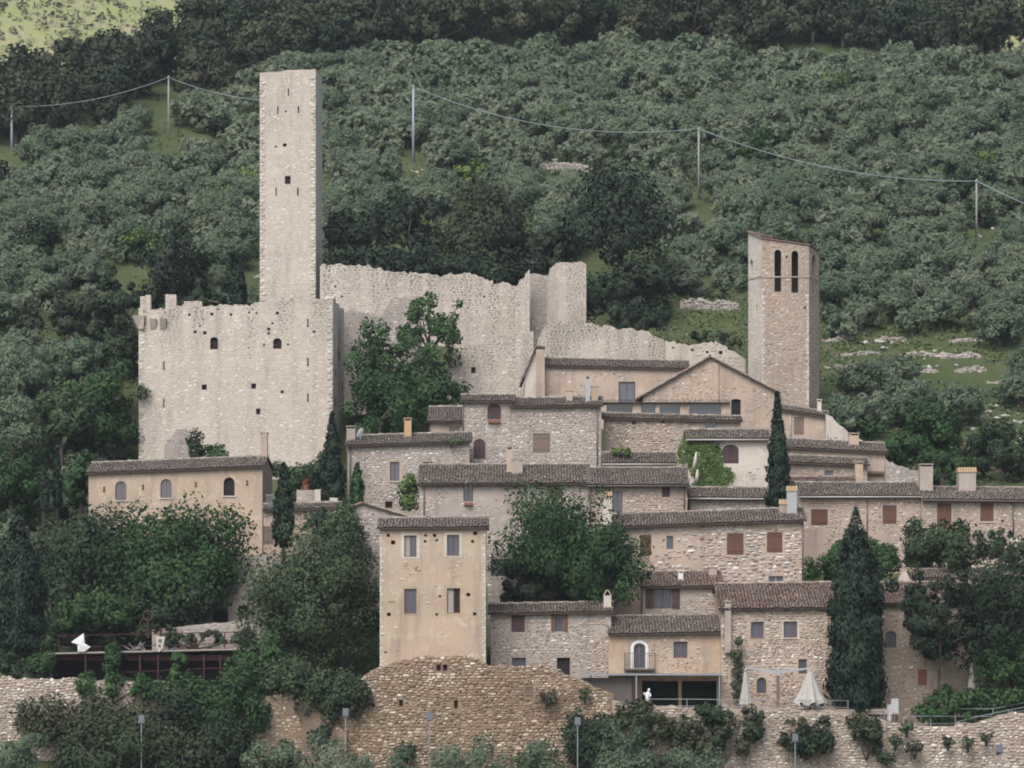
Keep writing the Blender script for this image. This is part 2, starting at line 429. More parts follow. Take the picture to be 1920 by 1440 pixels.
def place(kindname, label, cat, cm, tm, mat, loc, s=1.0, rz=0.0, group=None, sz=None):
    t = thing(kindname, label, cat, loc, rz, group)
    t.scale = (s, s, sz or s)
    if tm: obj('trunk', tm, t, MAT['bark'])
    obj('crown', cm, t, MAT[mat])
    return t

RS = np.random.RandomState(11)
# --- olive grove
OLV = [tree_meshes(100 + i, 2.0, (2.0 + 0.5 * RS.rand(), 2.1, 1.45), 0.9, 0.2, 44, 0.52, 2600, 0.19, aspect=1.7, outn=0.7, upn=0.8) for i in range(6)]
# --- silhouettes that hide the slope completely (photo pixels)
HIDE = [(262, 590, 650, 860), (492, 150, 600, 560), (610, 545, 970, 760), (1000, 625, 1400, 760), (1410, 480, 1530, 770)]
# --- clearings, pines and broad-leaved clumps, where no olive stands
CLEAR = [(440, 520, 36, 34), (800, 460, 190, 70), (905, 420, 90, 70), (1160, 460, 90, 110), (320, 490, 60, 70), (70, 455, 50, 30), (120, 600, 80, 30),
         (210, 780, 40, 80), (1075, 305, 140, 20), (1330, 590, 70, 50), (1660, 660, 130, 40), (1840, 690, 60, 50), (1880, 780, 60, 45),
         (1730, 830, 220, 60), (1800, 350, 35, 35), (450, 640, 60, 40), (240, 530, 40, 60), (880, 320, 40, 25), (1330, 380, 30, 25)]
def forest_edge(px): return np.interp(px, [-200, 0, 300, 480, 700, 2200], [394, 395, 408, 428, 446, 441])
cand = []
yy = 290.0
while yy < 462:
    xx = -66 - yy * 0.05
    while xx < 66 + yy * 0.05:
        X, Y = xx + RS.uniform(-1.5, 1.5), yy + RS.uniform(-1.5, 1.5)
        xx += 3.2
        px = X / Y * F + CX
        if px < -50 or px > 1970 or Y > forest_edge(px): continue
        if 480 < px < 1545 and Y < 341: continue
        if 240 < px <= 480 and Y < 330: continue
        z = tz(X, Y); py = HY - (z + 2.0) / Y * F
        if any(a < px < c and b < py < d for a, b, c, d in HIDE): continue
        if any(abs(px - a) < 38 and b - 48 < py < b + 40 for a, b in ((22, 284), (316, 264), (775, 304), (1310, 374), (1831, 445))): continue
        if any(((px - a) / rx) ** 2 + ((py - b) / ry) ** 2 < 1 for a, b, rx, ry in CLEAR): continue
        if px > 1540 and 590 < py < 760 and RS.rand() < 0.62: continue
        if RS.rand() < 0.06: continue
        cand.append((X, Y, z, RS.uniform(0.6, 1.2), RS.uniform(0, 6.28), RS.randint(6)))
    yy += 2.95
cand.sort(key=lambda c: c[1] / c[3])
NIND = 300
for X, Y, z, s, rz, v in cand[:NIND]:
    place('olive_tree', 'grey green olive tree on the hillside', 'olive tree', OLV[v][0], OLV[v][1], 'olive', (X, Y, z - 0.1), s, rz, 'olive trees on the hillside')
SHB = [tree_meshes(150 + i, 1.5, (1.7, 1.7, 1.35), 0.6, 0.12, 30, 0.5, 1600, 0.2, low=-0.9) for i in range(3)]
for i in range(70):
    X, Y, z, s, rz, v = cand[RS.randint(len(cand))]; v = RS.randint(3); mt = ['broad', 'willow', 'oak', 'fresh', 'darkleaf'][min(4, int(RS.rand() ** 1.4 * 5))]
    lb = {'broad': 'green', 'willow': 'dull green', 'oak': 'brownish', 'fresh': 'yellow green', 'darkleaf': 'dark'}[mt]
    place('wild_shrub', lb + ' wild shrub growing among the hillside olives', 'shrub', SHB[v][0], SHB[v][1], mt, (X + RS.uniform(-1.5, 1.5), Y - 1.6, tz(X, Y - 1.6) - 0.1), RS.uniform(0.6, 1.3), rz, lb + ' wild shrubs among the olives')
# the rest of the grove is one mass
Vs, Ts, Ns = [], [], []
OLF = []
for i in range(4):
    rs = np.random.RandomState(300 + i)
    c, r = clumps(rs, 26, (2.1, 2.1, 1.4), 0.56, 0.25, -0.75)
    OLF.append(cards(rs, c, r, 500, 0.35, np.zeros(3), np.array([2.1, 2.1, 1.4]), aspect=1.7, outn=0.7, upn=0.8))
for X, Y, z, s, rz, v in cand[NIND:]:
    V, t, N = OLF[v % 4]; c_, s_ = math.cos(rz), math.sin(rz); R = np.array([[c_, -s_, 0], [s_, c_, 0], [0, 0, 1]])
    Vs.append((V * s) @ R.T + np.array([X, Y, z + 1.95 * s])); Ns.append(N @ R.T)
    Ts.append(np.clip(t + RS.uniform(-0.22, 0.22) + 0.7 * (float(fbm(X * 0.03, Y * 0.03, 31)) - 0.45), 0, 1))
if Vs:
    o = obj('olive_grove', card_mesh('olive_grove', np.concatenate(Vs), np.concatenate(Ts), np.concatenate(Ns)), mat=MAT['olive'], kind='stuff')
    tag(o, 'distant grey green olive grove below the dark wood', 'olive grove')

# --- dark wood along the crest
OAK = [tree_meshes(200 + i, 4.3, (3.6, 3.6, 3.4), 2.2, 0.3, 34, 1.05, 1500, 0.42, low=-0.9) for i in range(5)]
nwood = 0
yy = 396.0
while yy < 520:
    xx = -74.0 - (yy - 396) * 0.05
    while xx < 80 + (yy - 396) * 0.05:
        X, Y = xx + RS.uniform(-1.8, 1.8), yy + RS.uniform(-1.8, 1.8); xx += 5.6
        px = X / Y * F + CX
        if px < -60 or px > 1980 or Y < forest_edge(px) + 2: continue
        yc = np.interp(px, CR_PX, CR_Y)
        if Y > yc + 6: continue
        z = tz(X, Y)
        if HY - (z + 1.0) / Y * F < -45: continue
        if abs(px - 316) < 42 and Y < 428 or abs(px - 170) < 140 and Y < 400: continue
        v = RS.randint(5); nwood += 1
        place('oak_tree', 'dark round oak in the wood along the crest', 'oak', OAK[v][0], OAK[v][1], 'oak' if RS.rand() < 0.72 else 'darkleaf', (X, Y, z - 0.2), RS.uniform(0.8, 1.3), RS.uniform(0, 6.28), 'oaks in the wood on the crest')
    yy += 5.0
print('olives', len(cand), 'wood', nwood)
# --- undergrowth between the trees
rs = np.random.RandomState(55); n_ = 16000
Yg = np.concatenate([rs.uniform(284, 346, 11000), rs.uniform(346, 455, n_ - 11000)]); Xg = (rs.uniform(-40, 1960, n_) - CX) / F * Yg
pg = Xg / Yg * F + CX
ok = ~((pg > 640) & (pg < 1540) & (Yg < 315)) & ~((pg > 250) & (pg < 660) & (Yg > 298) & (Yg < 320)) & ~((pg < 505) & (pg > 150) & (Yg < 293)) & (fbm(Xg * 0.11, Yg * 0.11, 17) > 0.28)
Xg, Yg = Xg[ok], Yg[ok]
cg = np.stack([Xg, Yg, terrain(Xg, Yg) + 0.05], 1); rg = 0.25 + 0.45 * rs.rand(len(cg))
V, t, N = cards(rs, cg, rg, 150000, 0.20, np.array([0, 380, -900.0]), np.array([100, 100, 900.0]), flat=0.6)
o = obj('undergrowth', card_mesh('undergrowth', V, t, N), mat=foliage('undergrowth_leaves', [(0, (0.055, 0.082, 0.034)), (0.5, (0.090, 0.120, 0.052)), (1, (0.15, 0.16, 0.08))], 0.25), kind='stuff')
tag(o, 'rough grass and weeds covering the slope between the trees', 'undergrowth')
# --- scrub on the far hill
rs = np.random.RandomState(77); cen = []
for i in range(5200):
    Y = rs.uniform(720, 1010); px = rs.choice([rs.uniform(-40, 520), rs.uniform(740, 1000), rs.uniform(1780, 1960)], p=[0.62, 0.2, 0.18]); X = (px - CX) / F * Y
    cen.append((X, Y, farz(X, Y) + 0.4))
cen = np.array(cen)
V, t, N = cards(rs, cen, 0.6 + 1.0 * rs.rand(len(cen)), 34000, 0.75, np.array([0, 900, -400.0]), np.array([300, 300, 600.0]))
o = obj('scrub', card_mesh('scrub', V, t, N), mat=foliage('scrub_leaves', [(0, (0.075, 0.09, 0.035)), (1, (0.18, 0.18, 0.10))], 0.2), kind='stuff')
tag(o, 'low scrub dotting the pale far hillside', 'scrub')

# --- single trees, placed by the photo's outline and their distance
def tree_px(name, label, cat, px0, py0, px1, py1, Y, mat, seed, n, size, ncl=40, group=None, depth=1.0, base=None, trunk_r=0.25, cr=None, trunk_low=None, **kw):
    """crown fills the pixel box; the trunk reaches the ground at base (or the terrain)"""
    if Y is None: Y = ground_at((px0 + px1) / 2, py1 + 4)[1]
    x0, _, z1 = P(px0, py0, Y); x1, _, z0 = P(px1, py1, Y)
    X, zc = (x0 + x1) / 2, (z0 + z1) / 2
    zb = tz(X, Y) if base is None else base
    zb = min(zb, z0 - 0.2)
    Rx, Rz = (x1 - x0) / 2, (z1 - z0) / 2
    R = (Rx, min(Rx, 4.5) * depth, Rz)
    h = zc - zb
    cm, tm = tree_meshes(seed, h, R, max(h - Rz * 0.45, 0.4), trunk_r, ncl, cr or 0.3 * min(Rx, Rz), int(n * 1.5), size * 0.88, **kw)
    return place(name, label, cat, cm, tm, mat, (X, Y, zb), group=group)

def cypress(label, px0, py0, px1, py1, Y, seed, n, group=None, base=None, fat=0.42, mat='cypress'):
    rs = np.random.RandomState(seed)
    x0, _, z1 = P(px0, py0, Y); x1, _, z0 = P(px1, py1, Y)
    X, h, w = (x0 + x1) / 2, z1 - z0, (x1 - x0) / 2
    k = int(170 + h * 22)
    f = rs.rand(k) ** 0.9
    prof = np.minimum(1.0, (f / 0.10 + 0.45)) * np.clip((1 - f) / (1 - fat), 0, 1) ** 0.75
    a = rs.rand(k) * 6.283
    rr = w * prof * (0.45 + 0.47 * rs.rand(k))
    cen = np.stack([np.cos(a) * rr, np.sin(a) * rr, f * h * 0.985], 1)
    rad = np.maximum(w * 0.24 * np.maximum(prof, 0.22), 0.10) * (0.7 + 0.6 * rs.rand(k))
    V, t, N = cards(rs, cen, rad, int(n * 1.7), 0.16, np.array([0, 0, h * 0.45]), np.array([w, w, h * 0.8]), aspect=2.4, up=2.2, flat=1.9, outn=0.8)
    zb = z0 if base is None else base
    t_ = thing('cypress_tree', label, 'cypress', (X, Y, zb), 0, group)
    obj('trunk', G().tube([(0, 0, -2.0), (0, 0, (z0 - zb) + h * 0.5), (0, 0, (z0 - zb) + h * 0.85)], [0.2, 0.13, 0.03], 6).mesh('trunk', True), t_, MAT['bark'])
    obj('crown', card_mesh('crown', V + np.array([0, 0, z0 - zb]), t, N), t_, MAT[mat])
    return t_

def bush(name, label, cat, blobs, Y, mat, seed, dens=1.0, size=0.2, group=None, depth=0.8, aspect=1.4):
    """blobs: photo-pixel ellipses (cx, cy, rx, ry) at distance Y, one plant"""
    rs = np.random.RandomState(seed)
    cen, rad = [], []
    m = Y / F
    for cx, cy, rx, ry in blobs:
        rx, ry = rx * 1.12, ry * 1.12; X, _, Z = P(cx, cy, Y); k = max(9, int(rx * ry / 60))
        for i in range(k):
            d = unit(rs.normal(size=3)) * (0.2 + 0.75 * rs.rand() ** 0.5)
            cen.append((X + d[0] * rx * m * 0.85, Y + d[1] * min(rx, 40) * m * depth, Z + d[2] * ry * m * 0.85)); rad.append((0.42 if min(rx, ry) > 18 else 0.62) * min(rx, ry) * m * (0.6 + 0.8 * rs.rand()))
    cen, rad = np.array(cen), np.maximum(np.array(rad), 0.12)
    c0 = cen.mean(0); zb = cen[:, 2].min() - 0.25
    area = sum(b[2] * b[3] for b in blobs) * 3.14 * m * m
    n = int(area * dens * 4.0 / (size * size * 0.6))
    ext = np.maximum(np.ptp(cen, axis=0) / 2 + 0.3, 0.3)
    V, t, N = cards(rs, cen, rad, n, size, c0 - np.array([0, -0.6, 0.4]), ext, aspect=aspect)
    root = np.array([c0[0], c0[1], zb])
    t_ = thing(name, label, cat, tuple(root), 0, group)
    g = G()
    for q in cen[rs.permutation(len(cen))[:6]]:
        q = q - root; g.tube([(0, 0.1, -0.3), (q[0] * 0.5, q[1] * 0.5, q[2] * 0.45), tuple(q)], [0.06, 0.045, 0.015], 4)
    obj('stem', g.mesh('stem', True), t_, MAT['bark'])
    obj('foliage', card_mesh('foliage', V - root, t, N), t_, MAT[mat])
    return t_
# ------------------------------------------------------------------ masonry
def stone_mesh(name, items, rs, proud=0.05, inset=0.72):
    """items: rows (u, z, half width, half height, tone, weather); irregular six-sided stones on the plane y=0 facing -y"""
    A = np.array(items, dtype=float); n = len(A)
    ang = np.array([0.12, 1.05, 2.05, 3.2, 4.15, 5.2])[None, :] + rs.normal(size=(n, 6)) * 0.14
    k = 1.0 + rs.normal(size=(n, 6)) * 0.07
    cu = np.sign(np.cos(ang)) * np.abs(np.cos(ang)) ** 0.6 * k; cz = np.sign(np.sin(ang)) * np.abs(np.sin(ang)) ** 0.6 * k
    h = proud * (0.35 + 1.1 * rs.rand(n, 1))
    u, z = A[:, 0:1], A[:, 1:2]
    base = np.stack([u + cu * A[:, 2:3], np.full((n, 6), 0.02), z + cz * A[:, 3:4]], -1)
    top = np.stack([u + cu * A[:, 2:3] * inset, -h * (1 + 0.25 * rs.normal(size=(n, 6))), z + cz * A[:, 3:4] * inset], -1)
    V = np.concatenate([base, top], 1).reshape(-1, 3)
    o_ = np.arange(n)[:, None] * 12
    q = np.concatenate([np.stack([o_[:, 0] + j, o_[:, 0] + (j + 1) % 6, o_[:, 0] + 6 + (j + 1) % 6, o_[:, 0] + 6 + j], 1) for j in range(6)])
    hx = o_ + 6 + np.arange(6)[None, :]
    return mesh_np(name, V, [q, hx], tone=np.repeat(A[:, 4], 12), weather=np.repeat(A[:, 5], 12))

def lay_stones(rs, W, z0, topf, sw, sh, holes=(), cover=None, gap=0.88, weather=None, tone=None, jit=0.25):
    out = []
    zmax = max(topf(W * i / 40) for i in range(41))
    z = z0
    while z < zmax:
        hh = sh * rs.uniform(0.65, 1.35)
        u = -rs.uniform(0, sw)
        while u < W:
            ww = sw * rs.uniform(0.4, 1.75); c = u + ww / 2; u += ww
            zc = z + hh / 2 + rs.normal() * hh * 0.14 + sh * 0.9 * (float(vnoise(c * 0.7, z * 0.3, 6)) - 0.5) * 1.6
            if c < ww * 0.35 or c > W - ww * 0.35 or zc + hh * 0.45 > topf(min(max(c, 0), W)): continue
            if any(a - ww * 0.3 < c < b + ww * 0.3 and e - hh * 0.35 < zc < f + hh * 0.35 for a, b, e, f in holes): continue
            if cover is not None and not cover(c, zc): continue
            out.append((c, zc, ww / 2 * gap * rs.uniform(0.85, 1.05), hh / 2 * gap * rs.uniform(0.72, 1.2), tone(c, zc, rs) if tone else min(1, max(0, rs.normal() * 0.24 + 0.5)), weather(c, zc) if weather else 0.0))
        z += hh
    return out

class Fac:
    """a vertical wall plane through two ground points seen at photo columns pxL, pxR"""
    def __init__(s, pxL, YL, pxR, YR, zb):
        s.O = Vector(((pxL - CX) / F * YL, YL, zb)); E = Vector(((pxR - CX) / F * YR, YR, zb))
        d = E - s.O; s.W = d.length; s.d = d / s.W; s.rot = math.atan2(d.y, d.x)
        s.n = Vector((-s.d.y, s.d.x, 0))
    def uv(s, px, py, off=0.0):
        a, b = (px - CX) / F, (HY - py) / F
        O = s.O + s.n * off
        t = (O.x * s.d.y - O.y * s.d.x) / (a * s.d.y - s.d.x)
        return (a * t - O.x) * s.d.x + (t - O.y) * s.d.y, b * t - s.O.z
    def px(s, u, z, off=0.0):
        p = s.O + s.d * u + s.n * off + Vector((0, 0, z))
        return p.x / p.y * F + CX, HY - p.z / p.y * F

def arch_pts(u0, u1, zs, z1, k=8):
    um, r, h = (u0 + u1) / 2, (u1 - u0) / 2, z1 - zs
    return [(um - r * math.cos(math.pi * i / k), zs + h * math.sin(math.pi * i / k)) for i in range(k + 1)]

def wall_front(g, W, zb, topf, brk, ops, rev=0.28, y0=0.0):
    cuts = sorted(set([0.0, W] + [b for b in brk if 0 < b < W] + [c for o in ops for c in (o['u0'], o['u1']) if 0 < c < W]))
    for a, b in zip(cuts, cuts[1:]):
        if b - a < 1e-5: continue
        m = (a + b) / 2; z = zb
        for o in sorted([o for o in ops if o['u0'] < m < o['u1']], key=lambda o: o['z0']):
            g.poly([(a, y0, z), (b, y0, z), (b, y0, o['z0']), (a, y0, o['z0'])]); z = o['z1']
        g.poly([(a, y0, z), (b, y0, z), (b, y0, topf(b)), (a, y0, topf(a))])
    for o in ops:
        u0, u1, z0, z1 = o['u0'], o['u1'], o['z0'], o['z1']; y1 = y0 + rev
        zs = o.get('zs', z1)
        g.poly([(u0, y0, z0), (u1, y0, z0), (u1, y1, z0), (u0, y1, z0)])
        g.poly([(u0, y0, z0), (u0, y1, z0), (u0, y1, zs), (u0, y0, zs)])
        g.poly([(u1, y1, z0), (u1, y0, z0), (u1, y0, zs), (u1, y1, zs)])
        if zs < z1:
            A = arch_pts(u0, u1, zs, z1)
            h = len(A) // 2
            for p, q in zip(A[:h], A[1:h + 1]): g.poly([(u0, y0, z1), (p[0], y0, p[1]), (q[0], y0, q[1])])
            for p, q in zip(A[h:], A[h + 1:]): g.poly([(u1, y0, z1), (p[0], y0, p[1]), (q[0], y0, q[1])])
            for p, q in zip(A, A[1:]): g.poly([(p[0], y0, p[1]), (p[0], y1, p[1]), (q[0], y1, q[1]), (q[0], y0, q[1])])
        else:
            g.poly([(u0, y1, z1), (u1, y1, z1), (u1, y0, z1), (u0, y0, z1)])

def shape(o, inset=0.0):
    u0, u1, z0, z1 = o['u0'] + inset, o['u1'] - inset, o['z0'] + inset, o['z1'] - inset
    if o.get('zs', o['z1']) < o['z1']:
        return [(u0, z0), (u1, z0)] + list(reversed(arch_pts(u0, u1, o['zs'], z1)))
    return [(u0, z0), (u1, z0), (u1, z1), (u0, z1)]

def ring(g, outer, inner, y, t=0.05):
    n = len(outer)
    for i in range(n):
        a, b, c, d = outer[i], outer[(i + 1) % n], inner[(i + 1) % n], inner[i]
        g.poly([(a[0], y, a[1]), (b[0], y, b[1]), (c[0], y, c[1]), (d[0], y, d[1])])
        g.poly([(d[0], y, d[1]), (c[0], y, c[1]), (c[0], y + t, c[1]), (d[0], y + t, d[1])])

def leaf(u0, u1, z0, z1, y, zs=None, z1b=None):
    g = G(); w = u1 - u0; n = max(2, int(round(w / 0.14)))
    for i in range(n):
        a, b = u0 + w * i / n, u0 + w * (i + 1) / n
        za, zb_ = z1 if zs is None else zs(a), z1 if zs is None else zs(b)
        j = 0.012 * (i % 2)
        g.hexa([(a + 0.006, y - j, z0), (b - 0.006, y - j, z0), (b - 0.006, y + 0.04, z0), (a + 0.006, y + 0.04, z0)], [(a + 0.006, y - j, za), (b - 0.006, y - j, zb_), (b - 0.006, y + 0.04, zb_), (a + 0.006, y + 0.04, za)])
    for f in (0.16, 0.8):
        zz = z0 + (z1 - z0) * f
        g.box(u0 + 0.01, u1 - 0.01, y - 0.035, y - 0.008, zz - 0.035, zz + 0.035)
    return g.mesh('shutter')

def window(house, o, loc=(0, 0, 0), rotz=0.0):
    k = o['kind']
    if k == 'hole': return
    u0, u1, z0, z1 = o['u0'], o['u1'], o['z0'], o['z1']; um = (u0 + u1) / 2
    arch = o.get('zs', z1) < z1
    yf = o.get('yf', 0.16)
    f = o.get('fw', 0.06)
    fm = MAT[o.get('frame', 'frame')]
    g = G(); ring(g, shape(o, 0.001), shape(o, f), yf)
    if k in ('glass', 'open', 'ajar') and (u1 - u0) > 0.55: g.box(um - 0.035, um + 0.035, yf - 0.012, yf + 0.04, z0 + f, (z1 - f) if not arch else o['zs'] + (z1 - o['zs']) * 0.93)
    w = obj('window', g.mesh('window'), house, fm, loc, rotz)
    wood = MAT[o.get('wood', 'wood')]
    if k in ('glass', 'open', 'ajar'):
        sh = shape(o, f)
        halves = [(u0 + f, um), (um, u1 - f)] if not arch else [None]
        for h in halves:
            if h is None: pts = sh
            else: pts = [(h[0], z0 + f), (h[1], z0 + f), (h[1], z1 - f), (h[0], z1 - f)]
            mt = MAT['glass']
            if k == 'ajar' and h[0] > u0 + f + 0.01: mt = MAT['dark']  # dark half stands in for the unlit room
            elif o.get('curtain') and h and h[0] < u0 + f + 0.01: mt = MAT['curtain']
            obj('pane', G().poly([(p[0], yf + 0.025, p[1]) for p in pts]).mesh('pane'), w, mt)
    elif k == 'dark':
        obj('pane', G().poly([(p[0], 0.27, p[1]) for p in shape(o, 0.0)]).mesh('pane'), w, MAT['dark'])  # flat dark sheet stands in for the unlit interior
    if k == 'shutter':
        zs = None
        if arch:
            r = (u1 - u0) / 2
            zs = lambda u: o['zs'] + (z1 - o['zs']) * math.sqrt(max(0, 1 - ((u - um) / r) ** 2)) - 0.02
        obj('shutter', leaf(u0 + 0.03, um - 0.006, z0 + 0.03, z1 - 0.03 if not arch else o['zs'], 0.06, zs), w, wood)
        obj('shutter', leaf(um + 0.006, u1 - 0.03, z0 + 0.03, z1 - 0.03 if not arch else o['zs'], 0.06, zs), w, wood)
    if k == 'open':
        hw = (u1 - u0) / 2 * 0.95
        obj('shutter', leaf(u0 - hw, u0 - 0.02, z0, z1, -0.07), w, wood)
        obj('shutter', leaf(u1 + 0.02, u1 + hw, z0, z1, -0.07), w, wood)
    if o.get('sill'):
        obj('sill', G().box(u0 - 0.12, u1 + 0.12, -0.10, 0.10, z0 - 0.09, z0 + 0.01).mesh('sill'), w, MAT[o.get('sillmat', 'plaster_pale')])
    if o.get('band'):
        b = o['band']
        so = shape(dict(u0=u0 - b, u1=u1 + b, z0=z0 - (0 if o.get('sill') else b * 0.5), z1=z1 + b, zs=o.get('zs', z1 + b) if arch else z1 + b))
        gg = G(); ring(gg, so, shape(o, -0.001), -0.018, 0.05)
        obj('surround', gg.mesh('surround'), w, MAT[o.get('bandmat', 'plaster_pale')])
    if o.get('box'):
        obj('flower_box', G().box(u0 + 0.05, u1 - 0.05, -0.30, -0.02, z0 - 0.34, z0 - 0.08).mesh('flower_box'), w, MAT['terracotta'])

def tiles(rs, P00, P10, P01, P11, pitch=0.25, run=0.36, weather=0.15):
    """barrel tiles over the slope P00-P10 (eave) to P01-P11 (ridge)"""
    P00, P10, P01, P11 = [np.array(p, dtype=float) for p in (P00, P10, P01, P11)]
    eu = P10 - P00; W = np.linalg.norm(eu); eu /= W
    es = P01 - P00; es -= eu * (es @ eu); L = np.linalg.norm(es); es /= L
    nn = np.cross(eu, es)
    if nn[2] < 0: nn = -nn
    nc, nr = max(2, int(W / pitch)), max(1, int(round(L / run)))
    I, J = np.meshgrid((np.arange(nc) + 0.5) / nc, np.arange(nr) / nr); I, J = I.ravel(), J.ravel()
    n = len(I)
    fu = I + rs.normal(size=n) * 0.012 * pitch / W * 8
    def pt(u, v): return (P00 * (1 - u)[:, None] + P10 * u[:, None]) * (1 - v)[:, None] + (P01 * (1 - u)[:, None] + P11 * u[:, None]) * v[:, None]
    lo = pt(fu, J - 0.02 * rs.rand(n)); hi = pt(fu + rs.normal(size=n) * 0.01 * pitch / W * 6, np.minimum(J + 1.18 / nr, 1.0))
    th = np.linspace(0, math.pi, 6)
    r0, r1 = pitch * 0.47, pitch * 0.38
    wob = rs.normal(size=(n, 1, 1)) * 0.012
    A = lo[:, None, :] + eu * (np.cos(th) * r0)[None, :, None] + nn * (np.sin(th) * r0 * 0.95 + 0.045)[None, :, None] + nn * wob
    B = hi[:, None, :] + eu * (np.cos(th) * r1)[None, :, None] + nn * (np.sin(th) * r1 * 0.9 + 0.015)[None, :, None] + nn * wob
    V = np.concatenate([A, B], 1).reshape(-1, 3)
    o_ = np.arange(n) * 12
    q = np.concatenate([np.stack([o_ + j + 1, o_ + j, o_ + 6 + j, o_ + 7 + j], 1) for j in range(5)])
    patch = vnoise(lo[:, 0] * 0.8 + 31, lo[:, 1] * 0.8 + lo[:, 2], 4)
    tone = np.clip(0.45 + 0.17 * rs.normal(size=n) + 0.5 * (patch - 0.5), 0, 1)
    we = np.clip(weather + 0.6 * (vnoise(lo[:, 0] * 1.7, lo[:, 2] * 3 + lo[:, 1], 8) - 0.55) + 0.12 * rs.normal(size=n), 0, 0.8)
    return V, q, np.repeat(tone, 12), np.repeat(we, 12)

def ridge_tiles(rs, A, B, r=0.13, step=0.4):
    A, B = np.array(A, dtype=float), np.array(B, dtype=float); d = B - A; L = np.linalg.norm(d); d /= L
    s_ = np.cross(d, [0, 0, 1.0]); s_ /= np.linalg.norm(s_); n = max(2, int(L / step))
    Vs = []
    th = np.linspace(-0.15, math.pi + 0.15, 6)
    for i in range(n):
        p, q = A + d * L * i / n, A + d * L * (i + 1.1) / n
        w = rs.normal() * 0.012
        for c, rr in ((p, r), (q, r * 0.88)): Vs.append(c + s_ * (np.cos(th) * rr)[:, None] + np.array([0, 0, 1]) * (np.sin(th) * rr + w)[:, None])
    V = np.concatenate(Vs); o_ = np.arange(n) * 12
    q = np.concatenate([np.stack([o_ + j, o_ + j + 1, o_ + 7 + j, o_ + 6 + j], 1) for j in range(5)])
    return V, q, np.repeat(np.clip(0.6 + 0.22 * rs.normal(size=n), 0, 1), 12), np.repeat(np.clip(0.35 + 0.2 * rs.normal(size=n), 0, 0.8), 12)

def merge(parts):
    V, Q, T, Wt, k = [], [], [], [], 0
    for v, q, t, w in parts:
        V.append(v); Q.append(q + k); T.append(t); Wt.append(w); k += len(v)
    return np.concatenate(V), [np.concatenate(Q)], np.concatenate(T), np.concatenate(Wt)

def slab(g, P00, P10, P01, P11, t=0.10):
    dn = Vector((0, 0, -t))
    tp = [Vector(p) for p in (P00, P10, P11, P01)]
    g.hexa([p + dn for p in tp], tp)

def roof(house, rs, slopes, ridges, mat='tile', weather=0.15, deckmat='roof_deck', pitch=0.25):
    g = G()
    for s_ in slopes: slab(g, *s_)
    r = obj('roof', g.mesh('roof'), house, MAT[deckmat])
    parts = [tiles(rs, *s_, weather=weather, pitch=pitch) for s_ in slopes] + [ridge_tiles(rs, a, b) for a, b in ridges]
    V, q, t, w = merge(parts)
    obj('roof_tiles', mesh_np('roof_tiles', V, q, tone=t, weather=w, smooth=False), r, MAT[mat], kind='stuff')
    return r

SEED = [1000]
def nrs(): SEED[0] += 1; return np.random.RandomState(SEED[0])

def parse(fc, ops, rev):
    out = []
    for o in ops:
        k, x0, y0, x1, y1 = o[:5]; d = dict(o[5]) if len(o) > 5 else {}
        ua, za = fc.uv(x0, y1); ub, zb_ = fc.uv(x1, y0); zc = fc.uv(x0, y0)[1]
        d.update(kind=k, u0=ua, u1=ub, z0=za, z1=(zb_ + zc) / 2)
        if d.get('arch'): d['zs'] = d['z1'] - (ub - ua) / 2 * (d['arch'] if d['arch'] is not True else 1.0)
        out.append(d)
    return out

